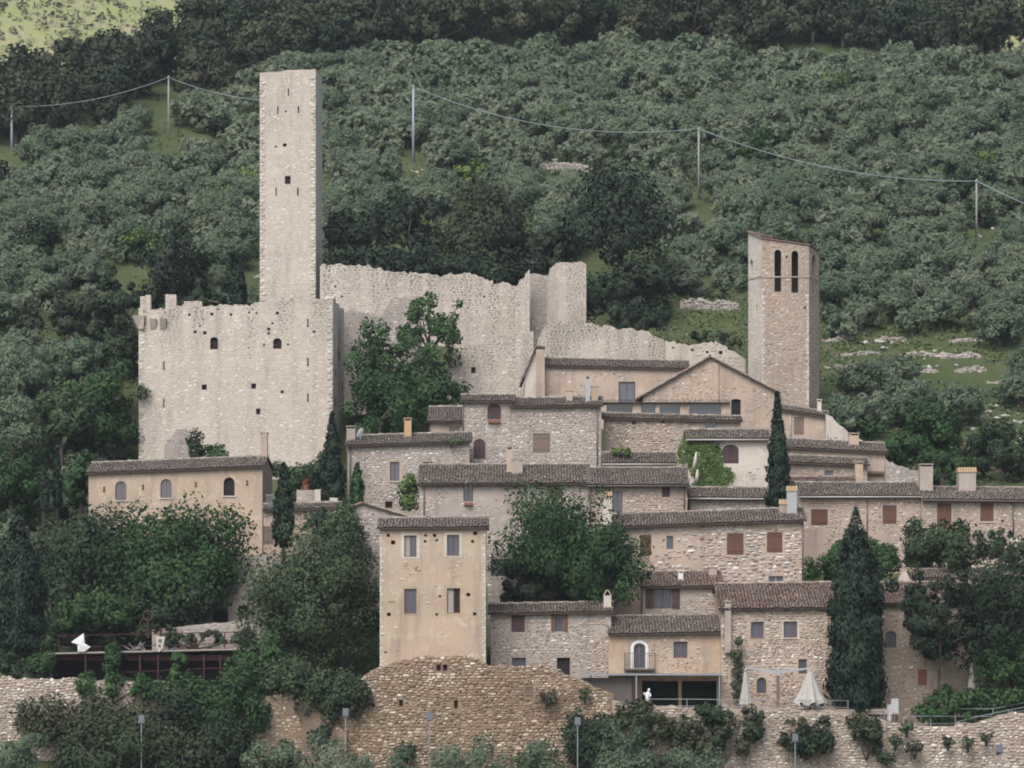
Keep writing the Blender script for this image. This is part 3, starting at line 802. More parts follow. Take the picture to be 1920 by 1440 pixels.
def house(name, label, L, R, Y, eave, ridge, base, ops=(), wall='plaster_beige', stone=None, cat='house', YR=None, rear=None, depth=None, tile='tile', sink=5.0,
          over=0.42, side=0.22, group=None, tw=0.15, pitch=0.33, sidestone=False, gutter=None, top=None, pitchw=0.25):
    """a house whose front faces the viewer; eave = (left, right) rows, ridge = row of the roof's upper edge; ridge parallel to the front"""
    YR = YR or Y
    eL, eR = eave if isinstance(eave, tuple) else (eave, eave)
    zb = (HY - base) / F * Y
    fc = Fac(L, Y, R, YR, zb)
    W = fc.W
    zl, zr = fc.uv(L, eL)[1], fc.uv(R, eR)[1]
    rL, rR = ridge if isinstance(ridge, tuple) else (ridge, ridge)
    kk = (HY - (rL + rR) / 2) / F; Ym = (Y + YR) / 2; ze = (zl + zr) / 2 + zb
    d = max(0.8, (kk * Ym - ze) / (pitch - kk)); rise = d * pitch
    rear = d if rear is None else rear
    D = depth or (d + rear)
    t = thing(name, label, cat, tuple(fc.O), fc.rot, group)
    t.location.z = zb
    rs = nrs()
    oo = parse(fc, ops, 0.28)
    topf = lambda u: zl + (zr - zl) * u / W
    g = G(); wall_front(g, W, -sink, topf, [], oo)
    zrl, zrr = zl + rise, zr + rise
    zbk = rise * (1 - rear / d) if rear < d else 0.0
    g.poly([(0, 0, -sink), (0, 0, zl), (0, d, zrl - 0.02), (0, d + rear, zl + zbk - 0.02), (0, d + rear, -sink)])
    g.poly([(W, 0, -sink), (W, d + rear, -sink), (W, d + rear, zr + zbk - 0.02), (W, d, zrr - 0.02), (W, 0, zr)])
    g.poly([(0, d + rear, -sink), (0, d + rear, zl + zbk - 0.03), (W, d + rear, zr + zbk - 0.03), (W, d + rear, -sink)])
    obj('wall', g.mesh('wall'), t, MAT[wall])
    s_ = side
    sl = rise / d
    A = (-s_, -over, zl - over * sl + 0.08); B = (W + s_, -over, zr - over * sl + 0.08); C_ = (-s_, d, zrl + 0.08); D_ = (W + s_, d, zrr + 0.08)
    E = (-s_, d + rear + 0.2, zl + zbk - 0.2 * sl + 0.06); H = (W + s_, d + rear + 0.2, zr + zbk - 0.2 * sl + 0.06)
    roof(t, rs, [(A, B, C_, D_), (H, E, D_, C_)], [(Vector(C_) + Vector((0, 0, 0.05)), Vector(D_) + Vector((0, 0, 0.05)))], tile, tw, pitch=pitchw)
    if gutter:
        obj('gutter', G().tube([(A[0], A[1] - 0.06, A[2] - 0.09), (B[0], B[1] - 0.06, B[2] - 0.09)], 0.075, 6).mesh('gutter', True), t, MAT[gutter])
    if stone:
        holes = [(o['u0'] - 0.05, o['u1'] + 0.05, o['z0'] - 0.05, o['z1'] + 0.05) for o in oo]
        put_stones(t, fc, rs, stone, -0.8, lambda u: topf(u) - 0.05, holes)
    for o in oo: window(t, o)
    return t, fc, dict(W=W, zl=zl, zr=zr, d=d, rise=rise, oo=oo, zb=zb)

def put_stones(t, fc, rs, st, z0, topf, holes=(), W=None, loc=(0, 0, 0), rotz=0.0, name='rubble_stone'):
    cov = None
    if st.get('cover') is not None:
        c = st['cover']
        if callable(c): cov = lambda u, z: c(*fc.px(u, z), u, z, rs)
        else:
            sd_ = rs.randint(50); cov = lambda u, z: float(fbm(u * 0.55, z * 0.55, sd_)) + rs.normal() * 0.06 > 1 - c
    it = lay_stones(rs, W or fc.W, z0, topf, st.get('w', 0.36), st.get('h', 0.2), holes, cov, st.get('gap', 0.9), st.get('weather'), st.get('tone'))
    if not it: return None
    return obj(name, stone_mesh(name, it, rs, st.get('proud', 0.045)), t, MAT[st['mat']], loc, rotz, kind='stuff')

def gable_house(name, label, L, R, Y, apex, eL, eR, base, ops=(), wall='plaster_pink', stone=None, depth=9, tile='tile', sink=5, over=0.3, group=None, cat='house', tw=0.15, extL=0.35, extR=0.35):
    """gable towards the viewer: apex (px, py), eave rows at the wall ends"""
    zb = (HY - base) / F * Y
    fc = Fac(L, Y, R, Y, zb); W = fc.W
    ua, za = fc.uv(*apex); zl, zr = fc.uv(L, eL)[1], fc.uv(R, eR)[1]
    t = thing(name, label, cat, tuple(fc.O), fc.rot, group); rs = nrs()
    oo = parse(fc, ops, 0.28)
    topf = lambda u: zl + (za - zl) * u / ua if u < ua else za + (zr - za) * (u - ua) / (W - ua)
    g = G(); wall_front(g, W, -sink, topf, [ua], oo)
    g.poly([(0, 0, -sink), (0, 0, zl), (0, depth, zl), (0, depth, -sink)])
    g.poly([(W, 0, -sink), (W, depth, -sink), (W, depth, zr), (W, 0, zr)])
    g.poly([(0, depth, -sink), (0, depth, zl), (ua, depth, za), (W, depth, zr), (W, depth, -sink)])
    obj('wall', g.mesh('wall'), t, MAT[wall])
    sl, sr = (za - zl) / ua, (za - zr) / (W - ua)
    A0, A1 = (-extL, -over, zl - extL * sl + 0.06), (-extL, depth + 0.2, zl - extL * sl + 0.06)
    B0, B1 = (W + extR, -over, zr - extR * sr + 0.06), (W + extR, depth + 0.2, zr - extR * sr + 0.06)
    R0, R1 = (ua, -over, za + 0.06), (ua, depth + 0.2, za + 0.06)
    roof(t, rs, [(A1, A0, R1, R0), (B0, B1, R0, R1)], [((R0[0], R0[1], R0[2] + 0.05), (R1[0], R1[1], R1[2] + 0.05))], tile, tw)
    if stone:
        put_stones(t, fc, rs, stone, -0.8, lambda u: topf(u) - 0.08, [(o['u0'] - 0.05, o['u1'] + 0.05, o['z0'] - 0.05, o['z1'] + 0.05) for o in oo])
    for o in oo: window(t, o)
    return t, fc, dict(W=W, oo=oo, zb=zb)

def ruin(name, label, Y, pts, base, thick=1.0, mat='ruin_wall', stone='ruin_stone', cat='wall', YR=None, ops=(), sw=0.38, sh=0.22, proud=0.016, wtop=2.0, sink=4, rough=0.12, wamt=0.7, cover=None, gap=0.92, tone=None, group=None):
    """free-standing broken wall; pts = (px, py) along its ragged top"""
    YR = YR or Y; L, R = pts[0][0], pts[-1][0]
    zb = (HY - base) / F * Y; fc = Fac(L, Y, R, YR, zb); W = fc.W; rs = nrs()
    uz = [fc.uv(*p) for p in pts]
    uu = np.array([p[0] for p in uz]); uu[0], uu[-1] = 0, W; zz = np.array([p[1] for p in uz])
    n = max(4, int(W / 0.35)); us = np.unique(np.concatenate([np.linspace(0, W, n), uu])); zt = np.interp(us, uu, zz) + rs.normal(size=len(us)) * rough
    topf = lambda u: float(np.interp(u, us, zt))
    t = thing(name, label, cat, tuple(fc.O), fc.rot, group)
    oo = parse(fc, ops, 0.28); g = G()
    wall_front(g, W, -sink, topf, list(us), oo)
    for a, b in zip(us, us[1:]):
        bk = rs.normal(size=1)[0] * 0.05
        g.poly([(a, 0, topf(a)), (b, 0, topf(b)), (b, thick, topf(b) - 0.1), (a, thick, topf(a) - 0.1)])
        g.poly([(b, thick, -sink), (a, thick, -sink), (a, thick, topf(a) - 0.1), (b, thick, topf(b) - 0.1)])
    g.poly([(0, thick, -sink), (0, 0, -sink), (0, 0, topf(0)), (0, thick, topf(0) - 0.1)])
    g.poly([(W, 0, -sink), (W, thick, -sink), (W, thick, topf(W) - 0.1), (W, 0, topf(W))])
    obj('wall', g.mesh('wall'), t, MAT[mat])
    sd_ = rs.randint(40)
    def we(u, z):
        dep = topf(min(max(u, 0), W)) - z
        streak = float(vnoise(u * 1.6, z * 0.12, sd_)) + 0.35 * float(vnoise(u * 0.4, z * 0.3, sd_ + 1))
        return min(wamt, max(0.0, (streak - 0.42) * 2.6 * math.exp(-max(dep, 0) / (wtop * 1.6))) + 0.5 * wamt * math.exp(-max(dep, 0) / 0.35))
    st = dict(mat=stone, w=sw, h=sh, proud=proud, weather=we, gap=gap, cover=cover, tone=tone)
    put_stones(t, fc, rs, st, -sink * 0.3, lambda u: topf(u) + 0.06, [(o['u0'] - 0.05, o['u1'] + 0.05, o['z0'] - 0.05, o['z1'] + 0.05) for o in oo])
    for o in oo: window(t, o)
    return t, fc, topf

def chimney(h, fc, px0, py0, px1, py1, off, style='plain', mat='plaster_pink', deep=None):
    """chimney standing on the roof; pixel box at depth off behind the front"""
    u0, z0 = fc.uv(px0, py1, off); u1, z1 = fc.uv(px1, py0, off); w = u1 - u0; dp = deep or w
    y0 = off
    cap = {'plain': 0.16, 'tile': 0.42, 'tent': 0.45, 'pot': 0.2}[style]
    zt = z1 - min(cap, (z1 - z0) * 0.4)
    g = G().box(u0 + 0.04, u1 - 0.04, y0, y0 + dp, z0 - 0.8, zt)
    c = obj('chimney', g.mesh('chimney'), h, MAT[mat])
    g = G()
    if style == 'plain':
        for a, b in ((u0, u0 + 0.1), (u1 - 0.1, u1)): g.box(a + 0.02, b - 0.02, y0 + 0.02, y0 + dp - 0.02, zt, zt + 0.16)
        g.box(u0 - 0.03, u1 + 0.03, y0 - 0.05, y0 + dp + 0.05, zt + 0.16, zt + 0.24)
        cm = MAT[mat]
    elif style == 'tile':
        n = max(2, int(w / 0.2))
        for i in range(n):
            a = u0 - 0.02 + (w + 0.04) * i / n; b = a + (w + 0.04) / n
            g.hexa([(a + 0.015, y0 - 0.08, zt), (b - 0.015, y0 - 0.08, zt), (b - 0.015, y0 + dp, zt), (a + 0.015, y0 + dp, zt)],
                   [(a + 0.03, y0 + 0.05, z1), (b - 0.03, y0 + 0.05, z1), (b - 0.03, y0 + dp * 0.8, z1), (a + 0.03, y0 + dp * 0.8, z1)])
        cm = MAT['chim_tile']
    elif style == 'tent':
        um = (u0 + u1) / 2
        g.hexa([(u0, y0, zt), (u0 + 0.07, y0, zt), (u0 + 0.07, y0 + dp, zt), (u0, y0 + dp, zt)], [(um - 0.07, y0, z1), (um, y0, z1), (um, y0 + dp, z1), (um - 0.07, y0 + dp, z1)])
        g.hexa([(u1 - 0.07, y0, zt), (u1, y0, zt), (u1, y0 + dp, zt), (u1 - 0.07, y0 + dp, zt)], [(um + 0.001, y0, z1 - 0.003), (um + 0.07, y0, z1 - 0.003), (um + 0.07, y0 + dp, z1 - 0.003), (um + 0.001, y0 + dp, z1 - 0.003)])
        cm = MAT[mat]
    else:
        um = (u0 + u1) / 2
        g.tube([(um, y0 + dp / 2, zt), (um, y0 + dp / 2, z1)], [w * 0.25, w * 0.3], 8); cm = MAT['dark']
    obj('chimney_cap', g.mesh('chimney_cap'), c, cm)
    return c

def downpipe(h, fc, px, py0, py1, mat='pipe', off=-0.09):
    u, z1 = fc.uv(px, py0, off); _, z0 = fc.uv(px, py1, off)
    obj('downpipe', G().tube([(u, off, z0), (u, off, z1)], 0.06, 6).mesh('downpipe', True), h, MAT[mat])

def anchors(h, fc, spots, hgt=0.55, loc=(0, 0, 0), rotz=0):
    for px, py in spots:
        u, z = fc.uv(px, py)
        obj('tie_anchor', G().box(u - 0.05, u + 0.05, -0.10, 0.05, z - hgt / 2, z + hgt / 2).box(u - 0.10, u + 0.10, -0.08, 0.04, z - hgt / 2, z - hgt / 2 + 0.08).box(u - 0.09, u + 0.09, -0.08, 0.04, z + hgt / 2 - 0.07, z + hgt / 2).mesh('tie_anchor'), h, MAT['iron'], loc, rotz)

QM = []
for i in range(6):
    rs_ = np.random.RandomState(70 + i)
    me = stone_mesh('quoin', [(0, 0, 0.5, 0.5, rs_.rand(), 0.0)], rs_, 1.0, 0.88); me.materials.append(MAT['quoin']); QM.append(me)
def quoins(h, W, z0, z1, step=0.34, loc=(0, 0, 0), rotz=0, inward=1, u=0.0, lean=0.0, k=1.0):
    """alternating long and short corner blocks up one edge"""
    rs = nrs(); z = z0; i = 0
    while z + step < z1:
        hh = step * rs.uniform(0.85, 1.15); ww = k * (0.62 if i % 2 else 0.36) * rs.uniform(0.8, 1.2)
        q = obj('quoin', QM[rs.randint(6)], h)
        uu = u + lean * (z - z0) + inward * (ww / 2 - 0.02)
        c_, s_ = math.cos(rotz), math.sin(rotz)
        q.location = (loc[0] + uu * c_, loc[1] + uu * s_, loc[2] + z + hh / 2); q.rotation_euler = (0, 0, rotz); q.scale = (ww * 0.97, 0.06 if k == 1 else 0.03, hh * 0.96)
        z += hh; i += 1
# ------------------------------------------------------------------ castle
def box_tower(name, label, L, R, YL, YR, topL, topR, base, depth, wall, stone, ops, side_ops=(), top_pts=None, sw=0.36, sh=0.2, sink=3, wtop=1.5, wamt=0.5, cat='tower', rough=0.05, proud=0.006, q=True, tone=None):
    zb = (HY - base) / F * YL; fc = Fac(L, YL, R, YR, zb); W = fc.W; rs = nrs()
    t = thing(name, label, cat, tuple(fc.O), fc.rot)
    pts = top_pts or [(L, topL), (R, topR)]
    uz = [fc.uv(*p) for p in pts]; uu = np.array([p[0] for p in uz]); uu[0], uu[-1] = 0, W; zz = np.array([p[1] for p in uz])
    us = np.unique(np.concatenate([np.linspace(0, W, max(4, int(W / 0.4))), uu])); zt = np.interp(us, uu, zz) + rs.normal(size=len(us)) * rough
    topf = lambda u: float(np.interp(u, us, zt))
    oo = parse(fc, ops, 0.3); g = G(); th = 0.9
    wall_front(g, W, -sink, topf, list(us), oo, rev=0.35)
    for a, b in zip(us, us[1:]):
        g.poly([(a, 0, topf(a)), (b, 0, topf(b)), (b, th, topf(b) - 0.06), (a, th, topf(a) - 0.06)])
        g.poly([(b, th, -sink), (a, th, -sink), (a, th, topf(a) - 0.06), (b, th, topf(b) - 0.06)])
    obj('front_wall', g.mesh('front_wall'), t, MAT[wall])
    holes = [(o['u0'] - 0.06, o['u1'] + 0.06, o['z0'] - 0.06, o['z1'] + 0.06) for o in oo]
    sd_ = rs.randint(40)
    def we(u, z):
        dep = max(topf(min(max(u, 0), W)) - z, 0)
        streak = float(vnoise(u * 1.3, z * 0.15, sd_))
        return min(wamt, max(0.0, (streak - 0.38) * 2.4 * math.exp(-dep / wtop)) + 0.5 * wamt * math.exp(-dep / 0.4))
    put_stones(t, fc, rs, dict(mat=stone, w=sw, h=sh, proud=proud, weather=we, gap=0.99, tone=tone), -0.5, lambda u: topf(u) + 0.03, holes)
    # right side wall: seen obliquely
    hR, hL = topf(W), topf(0)
    g = G(); sz = lambda y: hR - 0.05
    ss = np.linspace(0.002, depth, 12); stp = [hR] + list(hR + rs.normal(size=10) * rough * 2.0) + [hR - 0.2]
    for (a, b, za, zc) in zip(ss, ss[1:], stp, stp[1:]):
        g.poly([(W, a, -sink), (W, b, -sink), (W, b, zc), (W, a, za)])
        g.poly([(W, a, za), (W, b, zc), (W - th, b, zc), (W - th, a, za)])
        g.poly([(W - th, b, -sink), (W - th, a, -sink), (W - th, a, za), (W - th, b, zc)])
    obj('side_wall', g.mesh('side_wall'), t, MAT[wall])
    g = G()
    g.poly([(0, depth, -sink), (0, 0.003, -sink), (0, 0.003, hL), (0, depth, hL)])
    g.poly([(th, 0.9, -sink), (th, depth, -sink), (th, depth, hL), (th, 0.9, hL)])
    g.poly([(0, 0.003, hL), (th, 0.9, hL), (th, depth, hL), (0, depth, hL)])
    obj('side_wall', g.mesh('side_wall'), t, MAT[wall])
    g = G(); g.box(0.004, W - 0.004, depth - th, depth, -sink, min(hL, hR) - 0.03)
    obj('back_wall', g.mesh('back_wall'), t, MAT[wall])
    it = lay_stones(rs, depth, -0.5, lambda u: hR - 0.1, sw, sh, (), None, 0.99, lambda u, z: 0.15)
    obj('rubble_stone', stone_mesh('rubble_stone', it, rs, proud), t, MAT[stone], (W, 0, 0), math.pi / 2, kind='stuff')
    for o in oo: window(t, o)
    if q:
        quoins(t, W, 0.2, topf(0.3) - 0.5, u=0.0, inward=1); quoins(t, W, 0.2, topf(W - 0.3) - 0.3, u=W, inward=-1)
    return t, fc, topf

def putlog(spots, s=5):
    return [('hole', x - w / 2, y - w * 0.45, x + w / 2, y + w * 0.45) for x, y, w in [(p if len(p) == 3 else (*p, s)) for p in spots]]

tt, tf, _ = box_tower('castle_tower', 'very tall slender square stone tower of the castle', 487, 592, 331.0, 330.65, 136, 129, 575, 5.7, 'keep_wall', 'tower_stone',
    [('dark', 534, 330, 545, 345), ('hole', 539.5, 166, 542, 180), ('dark', 519.5, 199, 522, 213), ('dark', 558, 199, 561, 212), ('dark', 516.5, 352, 519, 367), ('dark', 557, 352, 560, 367)] + putlog([(536, 209, 4), (534, 272, 7), (517, 275, 4)]),
    sw=0.34, sh=0.19, wamt=0.45, wtop=2.0, sink=6, rough=0.04)
obj('merlon', G().box(5.62, 5.8, 2.6, 3.6, 22.9, 24.0).mesh('merlon'), tt, MAT['keep_wall'])
KP = [(260, 578), (283, 579), (300, 580), (330, 576), (345, 573), (379, 573), (400, 573), (420, 571), (440, 571), (455, 575), (470, 573), (480, 567), (500, 563), (530, 562), (560, 560), (590, 561), (610, 559), (624, 560)]
kt, kf, _ = box_tower('castle_keep', 'massive square castle keep with broken battlements', 260, 624, 306.6, 306, 575, 560, 872, 13.5, 'keep_wall', 'keep_stone',
    [('dark', 394, 632, 409, 655, dict(arch=0.8, frame='frame')), ('dark', 512, 634, 528, 654, dict(arch=0.8)), ('dark', 378, 721, 388, 731), ('dark', 471, 719, 480, 729), ('dark', 480, 766, 488, 777)]
    + putlog([(355, 590), (397, 589, 6), (433, 590, 5), (467, 586, 4), (481, 587, 4), (520, 587, 6), (375, 611, 4), (366, 622, 6), (384, 624, 7), (504, 617, 6), (504, 625, 5), (511, 606, 4), (589, 622, 5), (495, 647, 4), (540, 646, 4), (529, 735, 6), (466, 652, 3)]),
    top_pts=KP, rough=0.09, wamt=0.75, wtop=3.2, sw=0.36, sh=0.2, cat='castle', proud=0.007)
for a, b, c, d in ((263, 556, 274, 582), (273, 553, 282, 582), (310, 552, 330, 580), (345, 565, 378, 576)):
    u0, z1 = kf.uv(a, b); u1, z0 = kf.uv(c, d); rs = nrs()
    m_ = obj('merlon', G().box(u0, u1, 0.01, 0.75, z0 - 0.3, z1).mesh('merlon'), kt, MAT['keep_wall'])
    it = lay_stones(rs, u1 - u0, z0, lambda u: z1 + 0.05, 0.3, 0.18, (), None, 0.98, lambda u, z: 0.45 * rs.rand())
    obj('rubble_stone', stone_mesh('rubble_stone', it, rs, 0.03), m_, MAT['keep_stone'], (u0, 0.01, 0), kind='stuff')
anchors(kt, kf, [(307, 685), (307, 755), (577, 605), (577, 678), (577, 745)], 0.7)
for yy_, z_ in ((5.2, 11.2), (2.8, 9.0), (10.5, 8.2), (2.8, 6.2), (10.5, 4.0), (6.5, 10.8)):
    obj('tie_anchor', G().box(kf.W - 0.02, kf.W + 0.08, yy_ - 0.1, yy_ + 0.1, z_ - 0.4, z_ + 0.4).mesh('tie_anchor'), kt, MAT['iron'])
# corbelled latrine at the corner of the battlements
u_, z_ = kf.uv(248, 592)
obj('corbel', G().hexa([(-0.02, -0.1, z_ - 1.3), (0.5, -0.35, z_ - 1.3), (0.5, 0.6, z_ - 1.3), (-0.02, 0.6, z_ - 1.3)], [(u_, -0.3, z_), (0.6, -0.45, z_), (0.6, 0.8, z_), (u_, 0.8, z_)]).mesh('corbel'), kt, MAT['mortar_grey'])
for a in (282, 301):
    u_, z_ = kf.uv(a, 598)
    obj('corbel', G().hexa([(u_, -0.05, z_ - 1.0), (u_ + 0.5, -0.05, z_ - 1.0), (u_ + 0.5, 0.3, z_ - 1.0), (u_, 0.3, z_ - 1.0)], [(u_ - 0.05, -0.4, z_), (u_ + 0.6, -0.4, z_), (u_ + 0.6, 0.3, z_), (u_ - 0.05, 0.3, z_)]).mesh('corbel'), kt, MAT['mortar_grey'])
# curtain walls
ruin('curtain_wall', 'long broken curtain wall beside the tall castle tower', 326, [(600, 497), (640, 497), (690, 499), (720, 507), (770, 511), (830, 517), (860, 514), (880, 511), (915, 523), (925, 532), (950, 531), (965, 538), (990, 540)], 760, 1.4, ops=putlog([(629, 537, 4), (641, 556, 4), (908, 556, 4)]), wtop=2.2)
ruin('ruined_turret', 'broken hollow turret shell at the end of the curtain wall', 322, [(966, 545), (972, 530), (985, 514), (993, 511)], 760, 1.0, sw=0.3, rough=0.15, sink=3)
g_t, g_f, _ = ruin('ruined_turret', 'grey curved inner face of the broken turret', 324.5, [(990, 513), (1010, 514), (1032, 518)], 760, 1.2, stone='dry_rubble', mat='mortar_grey', sw=0.3, rough=0.06, wamt=0.5)
ruin('stone_turret', 'square grey stone turret on the curtain wall', 320, [(1042, 496), (1050, 491), (1075, 493), (1088, 491), (1099, 494)], 700, 3.4, stone='ruin_stone', mat='ruin_wall', sw=0.26, sh=0.15, proud=0.02, rough=0.05, wamt=0.6, wtop=9, sink=3)
ruin('stone_turret', 'pale ragged flank of the square turret', 322.5, [(1025, 530), (1031, 505), (1043, 493)], 700, 1.0, YR=319.9, rough=0.08, wamt=0.1, sink=3)
ruin('curtain_wall', 'weathered grey curtain wall sloping down towards the bell tower', 314, [(1008, 640), (1022, 614), (1050, 606), (1085, 602), (1110, 606), (1150, 614), (1190, 619), (1215, 622), (1235, 632), (1252, 644)], 720, 1.2, stone='ruin_stone', wamt=0.8, wtop=4.5, sw=0.3, sh=0.2)
ruin('rocky_wall', 'eroded pale rock wall between the curtain wall and the bell tower', 313, [(1248, 642), (1262, 640), (1275, 646), (1300, 647), (1340, 641), (1352, 645), (1365, 655), (1380, 662), (1398, 674)], 720, 1.4, sw=0.55, sh=0.32, rough=0.1, wamt=0.3, cover=0.45, ops=putlog([(1298, 656, 5), (1326, 660, 5), (1351, 661, 7), (1262, 652, 4)]))
ruin('curtain_wall', 'lower curtain wall with a loophole below the broken turret', 310, [(838, 665), (860, 655), (876, 648), (905, 640), (940, 630), (968, 624), (1000, 622)], 790, 1.2, ops=[('dark', 883, 688, 892, 700)], wamt=0.5, wtop=2.5, cover=0.6, sink=6)
ruin('broken_wall', 'low broken wall between the keep and the hollow', 312, [(645, 585), (660, 578), (690, 588), (712, 598), (725, 575), (735, 562), (760, 556), (790, 562)], 700, 1.2, stone='dry_rubble', mat='mortar_grey', rough=0.1, wamt=0.6)
ruin('broken_wall', 'ruined stone stub at the foot of the keep', 300, [(308, 838), (318, 822), (333, 806), (350, 803), (357, 812)], 880, 1.5, stone='dry_rubble', mat='mortar_grey', rough=0.08)

# ------------------------------------------------------------------ church and bell tower
h, f, i_ = house('church_nave', 'long beige church nave below the curtain wall', 1019, 1290, 304, (686, 692), (673, 680), 770,
    [('glass', 1160, 716, 1191, 757, dict(fw=0.1, frame='frame')), ], wall='plaster_pink', cat='church', rear=0.8, tw=0.3, stone=dict(mat='warm_rubble', cover=0.36, w=0.3, h=0.16, proud=0.015), over=0.3)
# transept: mono-pitch roof falling to the left
zb = (HY - 770) / F * 303; fc = Fac(984, 303, 1021, 303, zb)
t = thing('church_transept', 'narrow church transept with a steep side roof', 'church', tuple(fc.O), fc.rot)
W = fc.W; ua, za = fc.uv(1005, 652); zl = fc.uv(984, 703)[1]
g = G(); wall_front(g, W, -5, lambda u: zl + (za - zl) * min(u / ua, 1.0), [ua], [])
g.poly([(0, 6, -5), (0, 0, -5), (0, 0, zl), (0, 6, zl)]); g.poly([(W, 0, -5), (W, 6, -5), (W, 6, za), (W, 0, za)])
obj('wall', g.mesh('wall'), t, MAT['plaster_pale'])  # pale wall colour stands in for bright light on this side
s_ = (za - zl) / ua
roof(t, nrs(), [((-0.35, 6, zl - 0.35 * s_ + 0.08), (-0.35, -0.35, zl - 0.35 * s_ + 0.08), (ua, 6, za + 0.08), (ua, -0.35, za + 0.08)), ((W + 0.05, -0.35, za + 0.0), (W + 0.05, 6, za + 0.0), (ua, -0.35, za + 0.085), (ua, 6, za + 0.085))], [], 'tile')
obj('buttress', G().box(ua, W + 0.02, -0.25, -0.003, -5, za - 0.15).mesh('buttress'), t, MAT['plaster_pink'])

h, f, i_ = gable_house('gabled_church', 'beige church front with a wide low gable', 1206, 1452, 297, (1331, 670), 742, 733, 815,
    [('dark', 1371, 748, 1389, 800, dict(arch=0.35)), ], wall='plaster_pink', stone=dict(mat='warm_rubble', cover=0.52, w=0.34, h=0.17, proud=0.02), cat='church', depth=11, tile='tile_pale', over=0.35, extL=0.5, extR=0.5)
obj('buttress', G().box(*[f.uv(1338, 0)[0], f.uv(1347, 0)[0]], -0.18, -0.003, -3, f.uv(1340, 682)[1]).mesh('buttress'), h, MAT['plaster_pink'])

# bell tower: front, splayed left face, right face
zb = (HY - 790) / F * 303
BF = [(1403, 306.0, 437), (1428, 303.0, 448), (1517, 303.0, 460), (1536, 307.0, 473), (1531, 309.0, 470), (1408, 309.0, 436)]
ctr = Vector(((1470 - CX) / F * 305, 305, zb))
bt = thing('bell_tower', 'church bell tower with twin arched openings and sloping top', 'bell tower', tuple(ctr))
bo = {0: [('hole', 1406, 487, 1412, 515, dict(arch=True)), ('dark', 1417.5, 571, 1420, 586)],
      1: [('hole', 1452, 468, 1465, 547, dict(arch=True)), ('hole', 1484, 470, 1497, 549, dict(arch=True))] + putlog([(1475, 482, 4), (1510, 577, 5)]),
      2: [('hole', 1522.5, 478, 1530, 548, dict(arch=0.8))], 3: [], 4: [], 5: []}
pts3 = [Vector(((p - CX) / F * Y, Y, (HY - top) / F * Y)) for p, Y, top in BF]
rs = nrs()
for k in range(6):
    a, b = BF[k], BF[(k + 1) % 6]
    A, B_ = pts3[k], pts3[(k + 1) % 6]
    d = Vector((B_.x - A.x, B_.y - A.y, 0)); W = d.length; rot = math.atan2(d.y, d.x)
    fc = Fac(a[0], a[1], b[0], b[1], zb)
    topf = lambda u, zA=A.z - zb, zB=B_.z - zb, W=W: zA + (zB - zA) * u / W
    oo = parse(fc, bo[k], 0.5) if bo[k] else []
    g = G(); wall_front(g, W, -6, topf, [], oo, rev=0.55)
    w = obj('wall', g.mesh('wall'), bt, MAT['plaster_pale' if k == 0 else 'mortar_warm'], tuple(fc.O - ctr), fc.rot)  # left face paler: partly its own material, partly light painted in
    hs = [(o['u0'] - 0.06, o['u1'] + 0.06, o['z0'] - 0.06, o['z1'] + 0.06) for o in oo]
    put_stones(bt, fc, rs, dict(mat='bell_stone' if k else 'quoin', w=0.34, h=0.17, proud=0.018, gap=0.97, cover=None if k else 0.55), -1, lambda u, topf=topf: topf(u) - 0.05, hs, loc=tuple(fc.O - ctr), rotz=fc.rot)
    if k in (0, 1, 2):
        z1_ = fc.uv(BF[k][0], 519 if k else 524)[1]
        obj('string_course', G().box(0.02, W - 0.02, -0.07, -0.002, z1_ - 0.07, z1_ + 0.05).mesh('string_course'), bt, MAT['tile_pale'] if False else MAT['mortar_warm'], tuple(fc.O - ctr), fc.rot)
    for o in oo: window(bt, o, tuple(fc.O - ctr), fc.rot)
    if k == 1:
        quoins(bt, W, 0, topf(0) - 4.5, loc=tuple(fc.O - ctr), rotz=fc.rot, u=0, inward=1, k=0.6, step=0.3); quoins(bt, W, 0, topf(W) - 4.5, loc=tuple(fc.O - ctr), rotz=fc.rot, u=W, inward=-1, k=0.6, step=0.3)
obj('bell_chamber_floor', G().poly([tuple(Vector((p.x, p.y, zb + (790 - 552) / F * 303)) - ctr) for p in pts3]).mesh('floor'), bt, MAT['mortar_warm'])
c0 = sum((p for p in pts3), Vector()) / 6
op = [p + (p - c0).normalized() * 0.18 + Vector((0, 0, 0.03)) for p in pts3]
g = G(); g.poly([tuple(p - ctr + Vector((0, 0, 0.14))) for p in op]); g.poly([tuple(p - ctr) for p in reversed(op)])
for k in range(6):
    a, b = op[k] - ctr, op[(k + 1) % 6] - ctr; u3 = Vector((0, 0, 0.14)); g.poly([tuple(a), tuple(b), tuple(b + u3), tuple(a + u3)])
rf = obj('roof', g.mesh('roof'), bt, MAT['tile_pale'])
parts = [tiles(rs, tuple(op[1] - ctr + Vector((0, 0, .12))), tuple(op[2] - ctr + Vector((0, 0, .12))), tuple(op[0] - ctr + Vector((.1, 1.2, .12))), tuple(op[3] - ctr + Vector((-.3, .2, .12))), weather=0.05)]
V, q, tn, wv = merge(parts); obj('roof_tiles', mesh_np('roof_tiles', V, q, tone=tn, weather=wv), rf, MAT['tile_pale'], kind='stuff')

